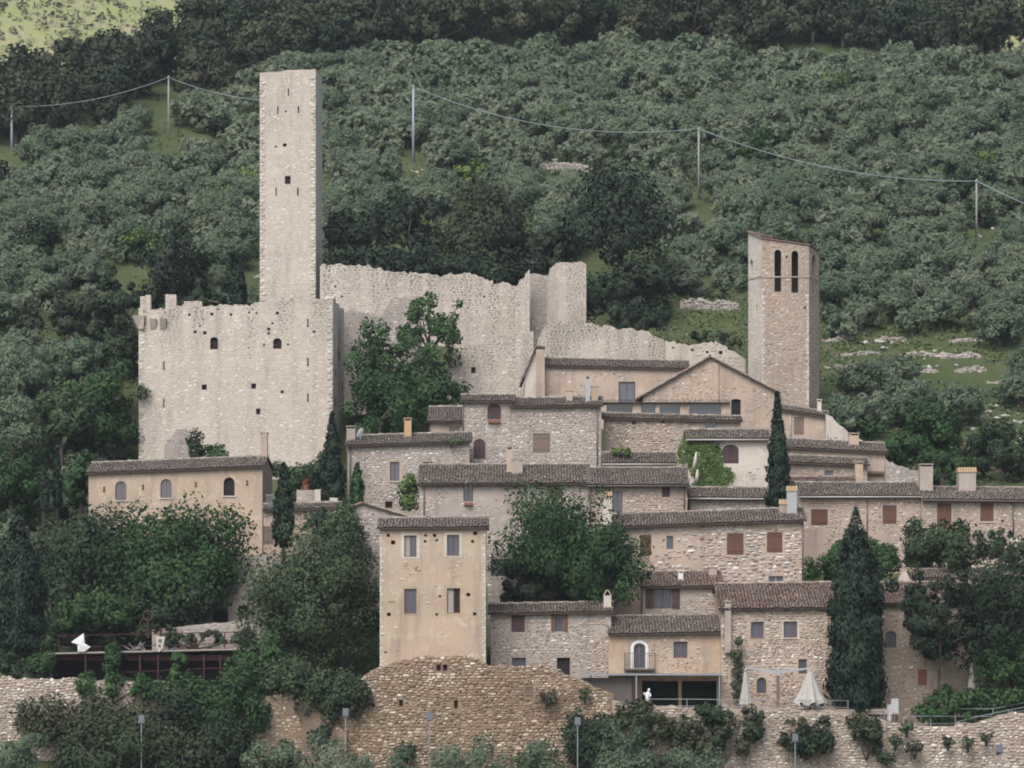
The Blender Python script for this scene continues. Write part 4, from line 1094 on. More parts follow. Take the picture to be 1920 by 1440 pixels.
# ------------------------------------------------------------------ houses, upper rows
WR = lambda c, w=0.32, h=0.18, p=0.03: dict(mat='warm_rubble', cover=c, w=w, h=h, proud=p)
GR = lambda c, w=0.32, h=0.18, p=0.032: dict(mat='grey_rubble', cover=c, w=w, h=h, proud=p)
h, f, i_ = house('plastered_house', 'ochre plastered house below the bell tower with one shutter', 1466, 1552, 296, (768, 782), (761, 774), 840, [('shutter', 1489, 782, 1507, 815, dict(wood='wood_grey'))], wall='plaster_pink', tw=0.3, rear=3, over=0.35)
downpipe(h, f, 1482, 770, 835, 'gutter_pale')
chimney(h, f, 1532, 750, 1541, 778, 1.0, 'plain', 'plaster_pale')
ruin('sloping_wall', 'pale wall sloping down beside the plastered house', 295, [(1549, 776), (1560, 782), (1575, 797), (1600, 818), (1630, 833), (1662, 846)], 900, 0.8, mat='plaster_pale', stone='dry_rubble', cover=0.4, wamt=0.3, rough=0.04)
h, f, i_ = house('low_house', 'long low plastered house below the sloping pale wall', 1470, 1660, 289, (838, 848), (822, 836), 905, [], wall='plaster_pink', rear=2, tw=0.2, over=0.4)
chimney(h, f, 1592, 813, 1611, 838, 1.2, 'plain', 'plaster_pink')
obj('tiled_ledge', G().box(*[f.uv(1621, 0)[0], f.uv(1656, 0)[0]], -0.35, -0.002, f.uv(1640, 889)[1], f.uv(1640, 884)[1]).mesh('tiled_ledge'), h, MAT['tile_pale'])
h, f, i_ = house('low_house', 'little stone house with one small window under the low plastered house', 1472, 1626, 286, (866, 872), (855, 862), 925, [('glass', 1546, 882, 1562, 900, dict(fw=0.05))], wall='mortar_warm', stone=WR(0.8), rear=0.9, over=0.4)
h, f, i_ = house('lean_to', 'dark tiled lean-to behind the long stone house', 1479, 1602, 282.5, (905, 905), (896, 897), 935, [], wall='mortar_warm', rear=0.5, tile='tile_red')
chimney(h, f, 1603, 867, 1619, 908, 0.4, 'plain', 'plaster_ochre')
ruin('broken_wall', 'grey broken wall descending behind the long house chimney', 287, [(1660, 862), (1672, 866), (1690, 874), (1705, 880), (1725, 884), (1740, 888)], 930, 0.8, stone='dry_rubble', mat='mortar_grey', rough=0.06)

h, f, i_ = house('stone_house', 'tall grey stone house with arched brown shutters', 868, 962, 289, (752, 752), (742, 743), 895,
    [('shutter', 914, 757, 939, 786, dict(arch=0.75, box=True, wood='wood_dark', bandmat='mortar_warm', band=0.1)), ('shutter', 888, 823, 910, 860, dict(arch=0.9, wood='wood_dark', bandmat='mortar_warm', band=0.1))],
    wall='mortar_grey', stone=GR(None), rear=1.5)
downpipe(h, f, 868.5, 752, 830)
h, f, i_ = house('stone_house', 'wide grey stone house with one plank shutter', 960, 1127, 288.6, (762, 760), (749, 747), 895,
    [('shutter', 1000, 813, 1031, 848, dict(wood='wood_grey', bandmat='mortar_warm', band=0.08))], wall='mortar_grey', stone=GR(None), rear=1.5, gutter=None)
downpipe(h, f, 1120, 760, 880)
chimney(h, f, 1097, 706, 1107, 752, 0.9, 'pot', 'metal')
chimney(h, f, 1108, 725, 1122, 752, 1.1, 'plain', 'plaster_ochre')
chimney(h, f, 1061, 733, 1075, 750, 1.0, 'plain', 'plaster_pink')
# terrace with glazed strips
zb = (HY - 870) / F * 292
h, f, i_ = house('terrace_house', 'rubble stone house with a covered roof terrace', 1133, 1388, 292, (784, 790), (777, 783), 870,
    [('glass', 1322, 790, 1343, 807, dict(fw=0.06, frame='metal'))] + putlog([(1243, 777 + 13, 6), (1188, 793, 6)]), wall='mortar_warm', stone=dict(mat='warm_rubble', cover=lambda px, py, u, z, rs: px < 1270 or rs.rand() < 0.3, w=0.36, h=0.19, proud=0.05), rear=0.6, over=0.35, tw=0.2)
u0, z0 = f.uv(1136, 779, 1.6); u1, z1 = f.uv(1362, 757, 1.6)
v = obj('terrace_roof', G().box(u0 - 0.3, u1 + 0.3, 0.9, 4.0, z1 + 0.02, z1 + 0.12).mesh('terrace_roof'), h, MAT['roof_deck'])
V, q, tn, wv = tiles(nrs(), (u0 - 0.3, 0.88, z1 + 0.12), (u1 + 0.3, 0.88, z1 + 0.12), (u0 - 0.3, 2.0, z1 + 0.3), (u1 + 0.3, 2.0, z1 + 0.3))
obj('roof_tiles', mesh_np('roof_tiles', V, [q], tone=tn, weather=wv), v, MAT['tile'], kind='stuff')
for a, b in ((1186, 1202), (1229, 1236), (1275, 1291), (1352, 1370)):
    obj('pier', G().box(f.uv(a, 0, 1.3)[0], f.uv(b, 0, 1.3)[0], 1.3, 1.7, z0 - 1.0, z1 + 0.018).mesh('pier'), h, MAT['plaster_pink'])
for a, b in ((1137, 1186), (1203, 1229), (1237, 1275), (1292, 1352)):
    obj('glazing', G().box(f.uv(a, 0, 1.6)[0], f.uv(b, 0, 1.6)[0], 1.61, 1.65, z0 - 1.0, z1 + 0.016).mesh('glazing'), h, MAT['glass'])
h, f, i_ = house('lean_to', 'small tiled lean-to roof below the rubble terrace house', 1131, 1268, 283.5, (868, 868), (851, 851), 905, [], wall='mortar_grey', rear=0.4, gutter='gutter_pale', side=0.1)
h, f, i_ = house('ivy_house', 'pale house half covered in bright ivy', 1290, 1441, 281, (822, 822), (808, 808), 930, [('shutter', 1355, 834, 1385, 869, dict(arch=0.6, wood='wood_dark'))], wall='plaster_pale', stone=dict(mat='warm_rubble', cover=0.38, w=0.3, h=0.16, proud=0.02), rear=2, gutter='gutter_pale')
IVYF = f
h, f, i_ = house('low_house', 'low stone house with a gutter below the ivy house', 1294, 1445, 276.5, (932, 933), (917, 917), 970, [], wall='mortar_grey', stone=GR(None), rear=0.8, gutter='gutter_pale')
# left upper
h, f, i_ = house('stone_house', 'two window stone house behind the little gabled barn', 651, 880, 284, (835, 828), (818, 815), 960,
    [('glass', 731, 866, 749, 902, dict(band=0.16, bandmat='plaster_ochre', sill=True)), ('glass', 792, 866, 811, 902, dict(band=0.12, bandmat='plaster_ochre')), ('dark', 722, 940, 736, 953, dict(frame='frame_red'))],
    wall='plaster_grey', stone=GR(0.68, p=0.035), rear=1.5, tw=0.25)
downpipe(h, f, 657, 835, 935, 'gutter')
chimney(h, f, 757, 785, 772, 824, 1.6, 'plain', 'chim_ochre')
chimney(h, f, 649, 800, 667, 830, 1.2, 'plain', 'plaster_grey')
u_, z_ = f.uv(676, 828, 1.2); 
dish = thing('satellite_dish', 'small white satellite dish on the tiled roof beside the cypress', 'satellite dish', tuple(f.O + f.d * u_ + f.n * 1.2 + Vector((0, 0, z_))))
obj('mast', G().tube([(0, 0, -0.3), (0, 0, 0.75)], 0.04).mesh('mast'), dish, MAT['metal'])
g = G()
R_ = [[(0.34 * r / 3 * math.cos(a), 0.06 * (r / 3) ** 2, 0.48 * r / 3 * math.sin(a)) for a in [2 * math.pi * k / 12 for k in range(12)]] for r in (1, 2, 3)]
for A, B_ in zip(R_, R_[1:]):
    for k in range(12): g.poly([A[k], A[(k + 1) % 12], B_[(k + 1) % 12], B_[k]])
g.poly(R_[0])
dm = obj('reflector', g.mesh('reflector'), dish, MAT['white'], (0, -0.12, 0.75)); dm.rotation_euler = (0.35, 0.35, 0.9)
obj('feed_arm', G().tube([(0, -0.1, 0.45), (0.35, -0.5, 0.6)], 0.025).mesh('feed_arm'), dish, MAT['metal'])
h, f, i_ = house('small_house', 'small tiled house between the trees and the grey stone house', 806, 870, 292, (790, 790), (765, 765), 850, [('glass', 842, 800, 862, 815, dict(frame='frame_red', fw=0.05))], wall='plaster_pink', rear=1.5, tw=0.35)
downpipe(h, f, 806, 790, 830, 'gutter')
# ochre house with arched windows
h, f, i_ = house('ochre_house', 'long ochre plastered house with three arched windows', 166, 492, 284, (887, 874), (868, 860), 1060,
    [('glass', 216, 902, 237, 938, dict(arch=True, sill=True, frame='frame_red')), ('glass', 301, 898, 322, 934, dict(arch=True, sill=True, frame='frame_red')), ('dark', 419, 895, 440, 930, dict(arch=True, sill=True))] + putlog([(438, 980, 7), (244, 887, 4)]),
    wall='plaster_beige', YR=283.4, rear=5, tw=0.35, sink=14, over=0.35)
anchors(h, f, [(195, 917), (268, 913), (367, 908), (463, 905)], 0.4)
chimney(h, f, 488, 812, 502, 868, 2.5, 'plain', 'plaster_pink')
h, f, i_ = house('low_house', 'little terrace house beside the ochre house', 494, 640, 272.5, (956, 952), (947, 945), 1030, [('shutter', 493.5 + 1, 987, 513, 1021, dict(wood='wood_grey'))], wall='plaster_pink', stone=WR(0.42), rear=4, side=0.1)
rl = thing('balcony_railing', 'thin grey balcony railing beside the ochre house', 'railing', P(500, 950, 273))
g = G()
x0 = P(500, 0, 273)[0]
for k in range(9): obj('baluster', G().tube([(0.35 * k * 0.4, 0, 0), (0.35 * k * 0.4, 0, 1.0)], 0.025).mesh('baluster'), rl, MAT['rail'])
obj('handrail', G().tube([(-0.1, 0, 1.0), (1.25, 0, 1.0)], 0.035).mesh('handrail'), rl, MAT['rail'])
ruin('garden_wall', 'pale garden wall with plants on the terrace below the keep', 280.5, [(556, 918), (575, 919), (602, 918)], 960, 0.5, mat='plaster_grey', stone='grey_rubble', cover=0.5, rough=0.02)
ruin('garden_pillar', 'pale square pillar at the garden terrace beside the cypress', 279, [(618, 933), (634, 934)], 970, 0.6, mat='plaster_pale', stone='quoin', cover=0.3, rough=0.01)
ruin('garden_pillar', 'short pale pillar by the garden wall', 280, [(590, 918), (601, 918)], 960, 0.5, mat='plaster_pale', stone='quoin', cover=0.3, rough=0.01)
pt = thing('flower_pot', 'terracotta pot of red geraniums on the garden wall', 'flower pot', P(574, 918, 280.7))
obj('pot', G().tube([(0, 0, 0), (0, 0, 0.45)], [0.2, 0.28], 10).mesh('pot'), pt, MAT['terracotta'])
rs = nrs(); c_, r_ = clumps(rs, 8, (0.28, 0.25, 0.22), 0.12)
V, tn, N = cards(rs, c_, r_, 260, 0.12, np.zeros(3), np.array([.5, .5, .5])); obj('flowers', card_mesh('flowers', V + np.array([0, 0, 0.6]), tn, N), pt, foliage('geranium', [(0, (0.12, 0.03, 0.02)), (1, (0.32, 0.06, 0.04))]))
h, f, i_ = gable_house('barn', 'low rubble stone barn with a shallow gable', 630, 765, 264, (680, 944), 962, 970, 1030, [], wall='mortar_grey', stone=GR(None), depth=7, tile='tile_pale', over=0.25)
# centre rows
h, f, i_ = house('plastered_house', 'long grey plastered house with a flower box window', 787, 1104, 273, (906, 905), (873, 874), 1000,
    [('glass', 869, 906, 887, 940, dict(box=True, wood='wood_dark')), ('shutter', 1028, 905, 1054, 935, dict())], wall='plaster_grey', stone=GR(0.45, p=0.02), rear=3, tw=0.2, sink=12, over=0.5)
downpipe(h, f, 795, 906, 975); downpipe(h, f, 986, 906, 955)
chimney(h, f, 949, 838, 962, 885, 2.6, 'pot', 'plaster_pink'); chimney(h, f, 960, 862, 981, 890, 2.3, 'plain', 'plaster_grey')
h, f, i_ = house('stone_house', 'warm stone house with an arched window and a chimney', 1105, 1288, 272.7, (908, 908), (880, 879), 1000,
    [('glass', 1148, 920, 1167, 966, dict(arch=0.5, wood='wood_dark')), ('shutter', 1241, 908, 1256, 932, dict(wood='wood_dark'))], wall='mortar_warm', stone=WR(None, p=0.04), rear=3, sink=12, over=0.5, gutter='gutter')
downpipe(h, f, 1283, 908, 960); downpipe(h, f, 1107, 908, 985)
h, f, i_ = house('long_stone_house', 'long stone house row with rust brown shutters', 1497, 1727, 275, (929, 929), (910, 905), 1050,
    [('shutter', 1521, 955, 1552, 985), ('shutter', 1655, 948, 1681, 982, dict(band=0.12, bandmat='plaster_grey'))], wall='plaster_pink', stone=WR(0.62), rear=3, gutter='gutter_pale', sink=10, side=0.02)
downpipe(h, f, 1626, 930, 1025)
h2, f2, i2 = house('long_stone_house', 'end house of the long row with two chimneys', 1727.5, 1990, 274.6, (935, 938), (917, 916), 1050,
    [('shutter', 1757, 943, 1784, 1002, dict(band=0.1, bandmat='plaster_grey')), ('shutter', 1838, 943, 1863, 978, dict(band=0.12, bandmat='plaster_grey', sill=True))] + putlog([(1880, 977, 5), (1830, 985, 5), (1829, 997, 5)]), wall='mortar_warm', stone=WR(0.85), rear=3, gutter='gutter', sink=10, side=0.02)
downpipe(h2, f2, 1900, 935, 1010)
chimney(h2, f2, 1724, 871, 1750, 912, 1.8, 'plain', 'plaster_grey'); chimney(h2, f2, 1797, 876, 1831, 918, 1.8, 'tile', 'plaster_grey')
h, f, i_ = house('stone_house', 'broad stone house with four brown shuttered windows', 1145, 1507, 265, (987, 974), (965, 957), 1105,
    [('shutter', 1200, 1003, 1221, 1041), ('glass', 1250, 1005, 1262, 1029, dict(fw=0.05, band=0.08, bandmat='plaster_grey')), ('shutter', 1363, 1000, 1394, 1040), ('shutter', 1438, 998, 1467, 1036), ('glass', 1441, 1080, 1469, 1100, dict(frame='metal', band=0.14, bandmat='plaster_pink'))],
    wall='plaster_pink', stone=dict(mat='grey_rubble', w=0.5, h=0.26, proud=0.06, cover=lambda px, py, u, z, rs: (px > 1320 and py > 990 and rs.rand() < 0.93) or rs.rand() < 0.22 + 0.3 * (float(vnoise(u * 0.6, z * 0.6, 3)) > 0.55)), rear=2.2, sink=10, over=0.5)
chimney(h, f, 1129, 922, 1148, 975, 0.6, 'tile', 'plaster_pale'); chimney(h, f, 1475, 911, 1495, 970, 1.2, 'tile', 'metal'); chimney(h, f, 1461, 936, 1477, 968, 1.5, 'tile', 'plaster_grey')
downpipe(h, f, 1505, 976, 1090)
ruin('stone_wall', 'rubble wall with a window behind the low house beside the ash', 263.5, [(914, 1035), (960, 1037), (1060, 1040), (1150, 1042)], 1160, 0.5, mat='mortar_grey', stone='grey_rubble', ops=[('glass', 921, 1048, 962, 1080, dict(frame='frame'))], rough=0.03, wamt=0.2)
# front row
CT, CF, CI = house('tall_house', 'tall plastered house of two storeys on the front wall', 712, 911, 250.4, (990, 988), (975, 972), 1262,
    [('glass', 758, 1004, 781, 1044, dict(curtain=True, frame='frame', band=0.26, bandmat='plaster_pale')), ('glass', 838, 1003, 861, 1042, dict(band=0.24, bandmat='plaster_pale')), ('glass', 758, 1104, 781, 1151, dict(frame='frame_red', band=0.22, bandmat='plaster_ochre')), ('ajar', 838, 1103, 863, 1150, dict(frame='frame_red', band=0.24, bandmat='plaster_ochre', curtain=True))]
    + putlog([(728, 1004, 6), (737, 1017, 8), (798, 1004, 5), (797, 1015, 5), (815, 1004, 6), (819, 1013, 5), (891, 1000, 7), (886, 1015, 6), (729, 1152, 7), (819, 1152, 5), (890, 1151, 6), (825, 1118, 5), (878, 1115, 7), (723, 1223, 4)]),
    wall='plaster_beige', stone=dict(mat='warm_rubble', w=0.4, h=0.22, proud=0.03, cover=lambda px, py, u, z, rs: (py > 1248 and rs.rand() < 0.5) or (1050 < py < 1090 and (755 < px < 785 or 840 < px < 865) and rs.rand() < 0.35) or rs.rand() < 0.01), rear=5, depth=8, over=0.35, sink=3, tw=0.3)
quoins(CT, CI['W'], 0, CI['zl'] - 0.4, u=0, inward=1, k=0.5, step=0.26); quoins(CT, CI['W'], 0, CI['zr'] - 0.4, u=CI['W'], inward=-1, k=0.5, step=0.26)
h, f, i_ = house('stone_house', 'two storey brown stone house beside the tall plastered house', 920, 1146, 255, (1150, 1146), (1135, 1132), 1275,
    [('shutter', 959, 1154, 984, 1185, dict(wood='wood_dark')), ('open', 1041, 1152, 1057, 1184, dict(frame='frame')), ('glass', 960, 1233, 986, 1252), ('dark', 1044, 1233, 1069, 1266, dict(frame='frame'))], wall='plaster_grey', stone=WR(0.62, p=0.04), rear=3, sink=3, over=0.4)
chimney(h, f, 1131, 1106, 1147, 1158, 0.5, 'tent', 'plaster_pale')
h, f, i_ = house('small_house', 'little stone house with wide open red shutters', 1205, 1352, 261, (1100, 1098), (1075, 1073), 1170,
    [('open', 1226, 1104, 1259, 1141, dict(frame='frame', wood='wood_dark'))], wall='plaster_grey', stone=WR(0.58), rear=0.7, tile='tile_red', sink=6)
chimney(h, f, 1271, 1071, 1282, 1092, 1.2, 'plain', 'white'); chimney(h, f, 1328, 1064, 1345, 1082, 2.2, 'plain', 'plaster_grey')
BT, BFc, BI = house('balcony_house', 'ochre plastered house with a small iron balcony', 1141, 1368, 254, (1188, 1184), (1158, 1155), 1330,
    [('glass', 1188, 1206, 1210, 1253, dict(arch=0.8, frame='frame_red', band=0.24, bandmat='white')), ('glass', 1263, 1203, 1289, 1234, dict(frame='frame_red', band=0.1, bandmat='plaster_grey')), ('hole', 1204, 1277, 1272, 1329), ('hole', 1278, 1277, 1344, 1329)], wall='plaster_ochre', stone=WR(0.42, p=0.025), rear=2.5, sink=2, side=0.05)
quoins(BT, BI['W'], 0, BI['zr'] - 0.4, u=BI['W'], inward=-1, k=0.5, step=0.26)
u0, z0 = BFc.uv(1170, 1253); u1, z1 = BFc.uv(1228, 1225)
bal = obj('balcony', G().box(u0, u1, -0.85, -0.002, z0 - 0.14, z0 - 0.02).mesh('balcony'), BT, MAT['gutter'])
for k in range(13):
    uu = u0 + 0.03 + (u1 - u0 - 0.06) * k / 12; obj('baluster', G().tube([(uu, -0.82, z0 - 0.03), (uu, -0.82, z1)], 0.018, 5).mesh('baluster'), bal, MAT['gutter'])
for uu in (u0 + 0.03, u1 - 0.03):
    for yy_ in (-0.6, -0.4, -0.2): obj('baluster', G().tube([(uu, yy_, z0 - 0.03), (uu, yy_, z1)], 0.018, 5).mesh('baluster'), bal, MAT['gutter'])
obj('handrail', G().box(u0, u1, -0.85, -0.80, z1, z1 + 0.05).box(u0, u0 + 0.05, -0.80, -0.02, z1, z1 + 0.05).box(u1 - 0.05, u1, -0.80, -0.02, z1, z1 + 0.05).mesh('handrail'), bal, MAT['gutter'])
h, f, i_ = house('stone_house', 'stone house with red brown window frames beside the umbrellas', 1352, 1572, 253.4, (1141, 1138), (1098, 1094), 1345,
    [('glass', 1408, 1166, 1432, 1197, dict(frame='frame_red', band=0.1, bandmat='plaster_grey')), ('glass', 1469, 1165, 1495, 1196, dict(frame='frame_red', band=0.12, bandmat='plaster_pale', sill=True)), ('glass', 1497, 1236, 1513, 1263, dict(fw=0.05)), ('glass', 1419, 1270, 1437, 1300, dict(arch=True, sill=True, sillmat='plaster_ochre', band=0.1, bandmat='plaster_ochre'))],
    wall='plaster_pink', stone=WR(0.72, w=0.34, h=0.2, p=0.05), rear=5.4, tile='tile_red', sink=3, tw=0.1)
chimney(h, f, 1358, 1128, 1372, 1205, -0.42, 'plain', 'plaster_grey', deep=0.4)
h, f, i_ = house('hidden_stone_house', 'shaded stone house behind the great cypress with a rust shutter', 1648, 1905, 256, (1131, 1129), (1096, 1092), 1345,
    [('glass', 1660, 1183, 1681, 1214, dict(arch=0.8)), ('shutter', 1721, 1255, 1738, 1285, dict(wood='frame_red'))], wall='mortar_warm', stone=WR(0.8, w=0.3, h=0.17), rear=4, tile='tile_red', sink=3)
ruin('broken_wall', 'pale broken gable wall rising above the hidden stone house', 262, [(1682, 1095), (1687, 1078), (1697, 1073), (1706, 1080), (1712, 1100)], 1135, 0.6, mat='plaster_pale', stone='quoin', cover=0.5)
h, f, i_ = house('tiled_shed', 'tiled shed roof hidden behind the loose tree', 1712, 1850, 263, (1083, 1083), (1070, 1070), 1140, [], wall='plaster_pink', rear=1.0)
# ------------------------------------------------------------------ front wall, terraces and their furniture
def hilltone(lo, hi): return lambda u, z, rs: min(1, max(0, rs.normal() * 0.23 + lo + (hi - lo) * float(vnoise(u * 0.25, z * 0.35, 21))))
def front_wall(label, Y, pts, ops, stone, mortar, tone, group, nparts, sw=0.36, sh=0.22):
    """retaining wall: the largest stones are pieces of their own, the rest one part"""
    L, R = pts[0][0], pts[-1][0]; base = 1470
    zb = (HY - base) / F * Y; fc = Fac(L, Y, R, Y, zb); W = fc.W; rs = nrs()
    uz = [fc.uv(*p) for p in pts]; uu = np.array([p[0] for p in uz]); zz = np.array([p[1] for p in uz]); uu[0], uu[-1] = 0, W
    us = np.unique(np.concatenate([np.linspace(0, W, max(6, int(W / 0.5))), uu])); zt = np.interp(us, uu, zz) + rs.normal(size=len(us)) * 0.08
    topf = lambda u: float(np.interp(u, us, zt))
    t = thing('retaining_wall', label, 'wall', tuple(fc.O), 0.0, group)
    oo = parse(fc, ops, 0.3); g = G(); wall_front(g, W, -2, topf, list(us), oo)
    for a, b in zip(us, us[1:]): g.poly([(a, 0, topf(a)), (b, 0, topf(b)), (b, 1.0, topf(b)), (a, 1.0, topf(a))]); g.poly([(b, 1.0, -2), (a, 1.0, -2), (a, 1.0, topf(a)), (b, 1.0, topf(b))])
    g.poly([(0, 1.0, -2), (0, 0, -2), (0, 0, topf(0)), (0, 1.0, topf(0))]); g.poly([(W, 0, -2), (W, 1.0, -2), (W, 1.0, topf(W)), (W, 0, topf(W))])
    obj('wall', g.mesh('wall'), t, MAT[mortar])
    it = lay_stones(rs, W, 0.0, lambda u: topf(u) + 0.08, sw, sh, [(o['u0'] - 0.1, o['u1'] + 0.1, o['z0'] - 0.1, o['z1'] + 0.1) for o in oo], None, 0.93, None, tone)
    it.sort(key=lambda s: -s[2] * s[3])
    big, rest = it[:nparts], it[nparts:]
    var = []
    for k in range(24):
        me = stone_mesh('stone', [(0, 0, 1, 1, (k + 0.5) / 24, 0)], rs, 1.0, 0.74); me.materials.append(MAT[stone]); var.append(me)
    for s in big:
        q = obj('stone', var[min(23, int(s[4] * 24))], t, None, (s[0], 0, s[1])); q.scale = (s[2], 0.06 * rs.uniform(0.7, 1.5), s[3])
    if rest: obj('rubble_stone', stone_mesh('rubble_stone', rest, rs, 0.06, 0.78), t, MAT[stone], kind='stuff')
    for o in oo: window(t, o)
    return t, fc
front_wall('ochre rubble retaining wall under the tall plastered house', 249.9, [(560, 1360), (600, 1330), (640, 1305), (680, 1268), (712, 1250), (745, 1242), (790, 1231), (870, 1229), (900, 1238), (915, 1246), (1000, 1248), (1035, 1250), (1060, 1266), (1110, 1285), (1150, 1300)],
    [('dark', 818, 1246, 827, 1258), ('dark', 830, 1246, 839, 1258), ('dark', 748, 1312, 756, 1325), ('dark', 851, 1313, 859, 1329), ('shutter', 986, 1289, 998, 1306, dict(wood='wood_grey')), ('dark', 696, 1318, 703, 1326)], 'ochre_rubble', 'mortar_ochre', hilltone(0.2, 0.75), None, 160)
front_wall('grey rubble retaining wall below the umbrella terrace', 249.6, [(1148, 1312), (1200, 1320), (1300, 1328), (1400, 1333), (1480, 1330), (1560, 1335), (1640, 1345), (1662, 1350)], [], 'warm_rubble', 'mortar_warm', hilltone(0.35, 0.8), None, 100)
front_wall('pale rubble retaining wall below the sloping railing', 249.9, [(1660, 1352), (1700, 1362), (1790, 1364), (1800, 1356), (1840, 1352), (1875, 1342), (1900, 1336), (1990, 1332)], [('dark', 1868, 1408, 1878, 1416)], 'warm_rubble', 'mortar_warm', hilltone(0.4, 0.75), None, 40, 0.42, 0.24)
front_wall('rubble retaining wall below the dark end of the deck', 249.7, [(-70, 1268), (0, 1270), (40, 1272), (130, 1272), (200, 1276), (330, 1280)], [], 'warm_rubble', 'mortar_warm', hilltone(0.35, 0.8), None, 60)
ruin('earth_bank', 'bare eroded earth bank with stones beside the ochre wall', 249.2, [(325, 1290), (400, 1295), (460, 1330), (500, 1305), (540, 1300), (580, 1320), (610, 1345), (650, 1375)], 1470, 2.0, mat='mortar_ochre', stone='ochre_rubble', cat='bank', cover=0.52, sw=0.34, sh=0.2, rough=0.1, wamt=0.0)
# terraces behind the walls
def slab_st(name, px0, px1, Y0, Y1, z, th=0.4):
    return obj(name, G().box((px0 - CX) / F * Y0, (px1 - CX) / F * Y0, Y0, Y1, z - th, z).mesh(name), None, MAT['mortar_warm'], kind='structure')
slab_st('terrace', 1100, 1664, 250.5, 257, (HY - 1330) / F * 250)
slab_st('terrace', 1664.5, 1990, 250.8, 257, (HY - 1362) / F * 250)
# canopy on the terrace
zt = (HY - 1264) / F * 251; x = lambda p, Y=251.0: (p - CX) / F * Y
cz = (HY - 1328) / F * 250
cp = thing('terrace_canopy', 'flat dark canopy on grey posts before the balcony house', 'canopy', (x(1225), 251, cz))
cpz = zt - cz
obj('canopy_roof', G().box(x(1090) - x(1225), x(1355) - x(1225), -0.1, 2.9, cpz - 0.07, cpz).mesh('canopy_roof'), cp, MAT['gutter'])
obj('canopy_edge', G().box(x(1090) - x(1225), x(1355) - x(1225), -0.16, -0.102, cpz - 0.09, cpz + 0.04).mesh('canopy_edge'), cp, MAT['rail'])
for p in (1193, 1349):
    obj('post', G().box(x(p) - x(1225) - 0.05, x(p) - x(1225) + 0.05, -0.09, 0.01, 0, cpz - 0.07).mesh('post'), cp, MAT['rail'])
for p in (1110, 1349): obj('post', G().box(x(p) - x(1225) - 0.05, x(p) - x(1225) + 0.05, 2.6, 2.7, 0, cpz - 0.07).mesh('post'), cp, MAT['rail'])
obj('back_panel', G().box(x(1090) - x(1225), x(1185) - x(1225), 0.6, 0.66, 0.4, cpz - 0.3).mesh('back_panel'), cp, MAT['gutter'])
def railing(label, pts, Y, rows, posts, name='metal_railing', mat='rail', r=0.028, group=None):
    """pts: polyline of (px, py) for the top rail; rows: drops in pixels for each rail; posts: photo columns"""
    p0 = Vector(P(pts[0][0], pts[0][1] + rows[-1], Y)); t = thing(name, label, 'railing', tuple(p0), 0, group)
    for d in rows: obj('rail', G().tube([Vector(P(a, b + d, Y)) - p0 for a, b in pts], r, 5).mesh('rail', True), t, MAT[mat])
    for c in posts:
        py = np.interp(c, [p[0] for p in pts], [p[1] for p in pts])
        obj('post', G().tube([Vector(P(c, py, Y)) - p0, Vector(P(c, py + rows[-1] + 10, Y)) - p0], r * 1.2, 5).mesh('post'), t, MAT[mat])
    return t
railing('grey two rail fence along the umbrella terrace', [(1215, 1311), (1300, 1311), (1360, 1312), (1460, 1313), (1545, 1313), (1592, 1314)], 250.3, (0, 13), (1215, 1288, 1356, 1410, 1532, 1590))
railing('short grey railing under the great cypress', [(1596, 1333), (1659, 1333)], 250.4, (0, 12), (1600, 1658))
railing('grey railing before the hedge', [(1694, 1343), (1791, 1343)], 250.5, (0, 14), (1694, 1745, 1791))
railing('grey railing climbing in front of the hedge', [(1791, 1329), (1862, 1329), (1930, 1316), (1990, 1304)], 250.6, (0, 14), (1791, 1862, 1925, 1985))
railing('lower sloping handrail beside the steps', [(1793, 1354), (1840, 1342), (1930, 1324), (1990, 1312)], 250.2, (0, 12), (1795, 1891, 1960))
# statue
st = thing('statue', 'white standing statue on the terrace edge under the canopy', 'statue', P(1215, 1322, 250.6))
g = G(); g.tube([(0.06, 0, 0), (0.03, 0, 0.3), (-0.05, 0, 0.62), (-0.03, 0, 0.85), (0.03, 0, 1.0), (0.05, 0, 1.06)], [0.10, 0.12, 0.17, 0.20, 0.13, 0.06], 10); g.tube([(0.05, -0.02, 1.04), (0.07, -0.03, 1.16), (0.08, -0.03, 1.27), (0.08, -0.03, 1.31)], [0.055, 0.095, 0.085, 0.03], 10)
obj('body', g.mesh('body', True), st, MAT['white'])
obj('arm', G().tube([(-0.16, -0.02, 0.92), (-0.30, -0.08, 0.80), (-0.33, -0.12, 1.0)], [0.07, 0.055, 0.04], 7).mesh('arm', True), st, MAT['white'])
obj('arm', G().tube([(0.12, -0.02, 0.92), (0.22, -0.12, 0.74), (0.12, -0.22, 0.66)], [0.07, 0.055, 0.04], 7).mesh('arm', True), st, MAT['white'])
obj('drapery', G().hexa([(-0.17, 0.05, 0.05), (0.16, 0.05, 0.0), (0.14, 0.16, 0.0), (-0.14, 0.16, 0.05)], [(-0.2, 0.03, 0.9), (0.12, 0.03, 0.95), (0.1, 0.12, 0.95), (-0.18, 0.12, 0.9)]).mesh('drapery'), st, MAT['white'])
obj('plinth', G().box(-0.2, 0.2, -0.2, 0.2, -0.35, 0.02).mesh('plinth'), st, MAT['plaster_grey'])
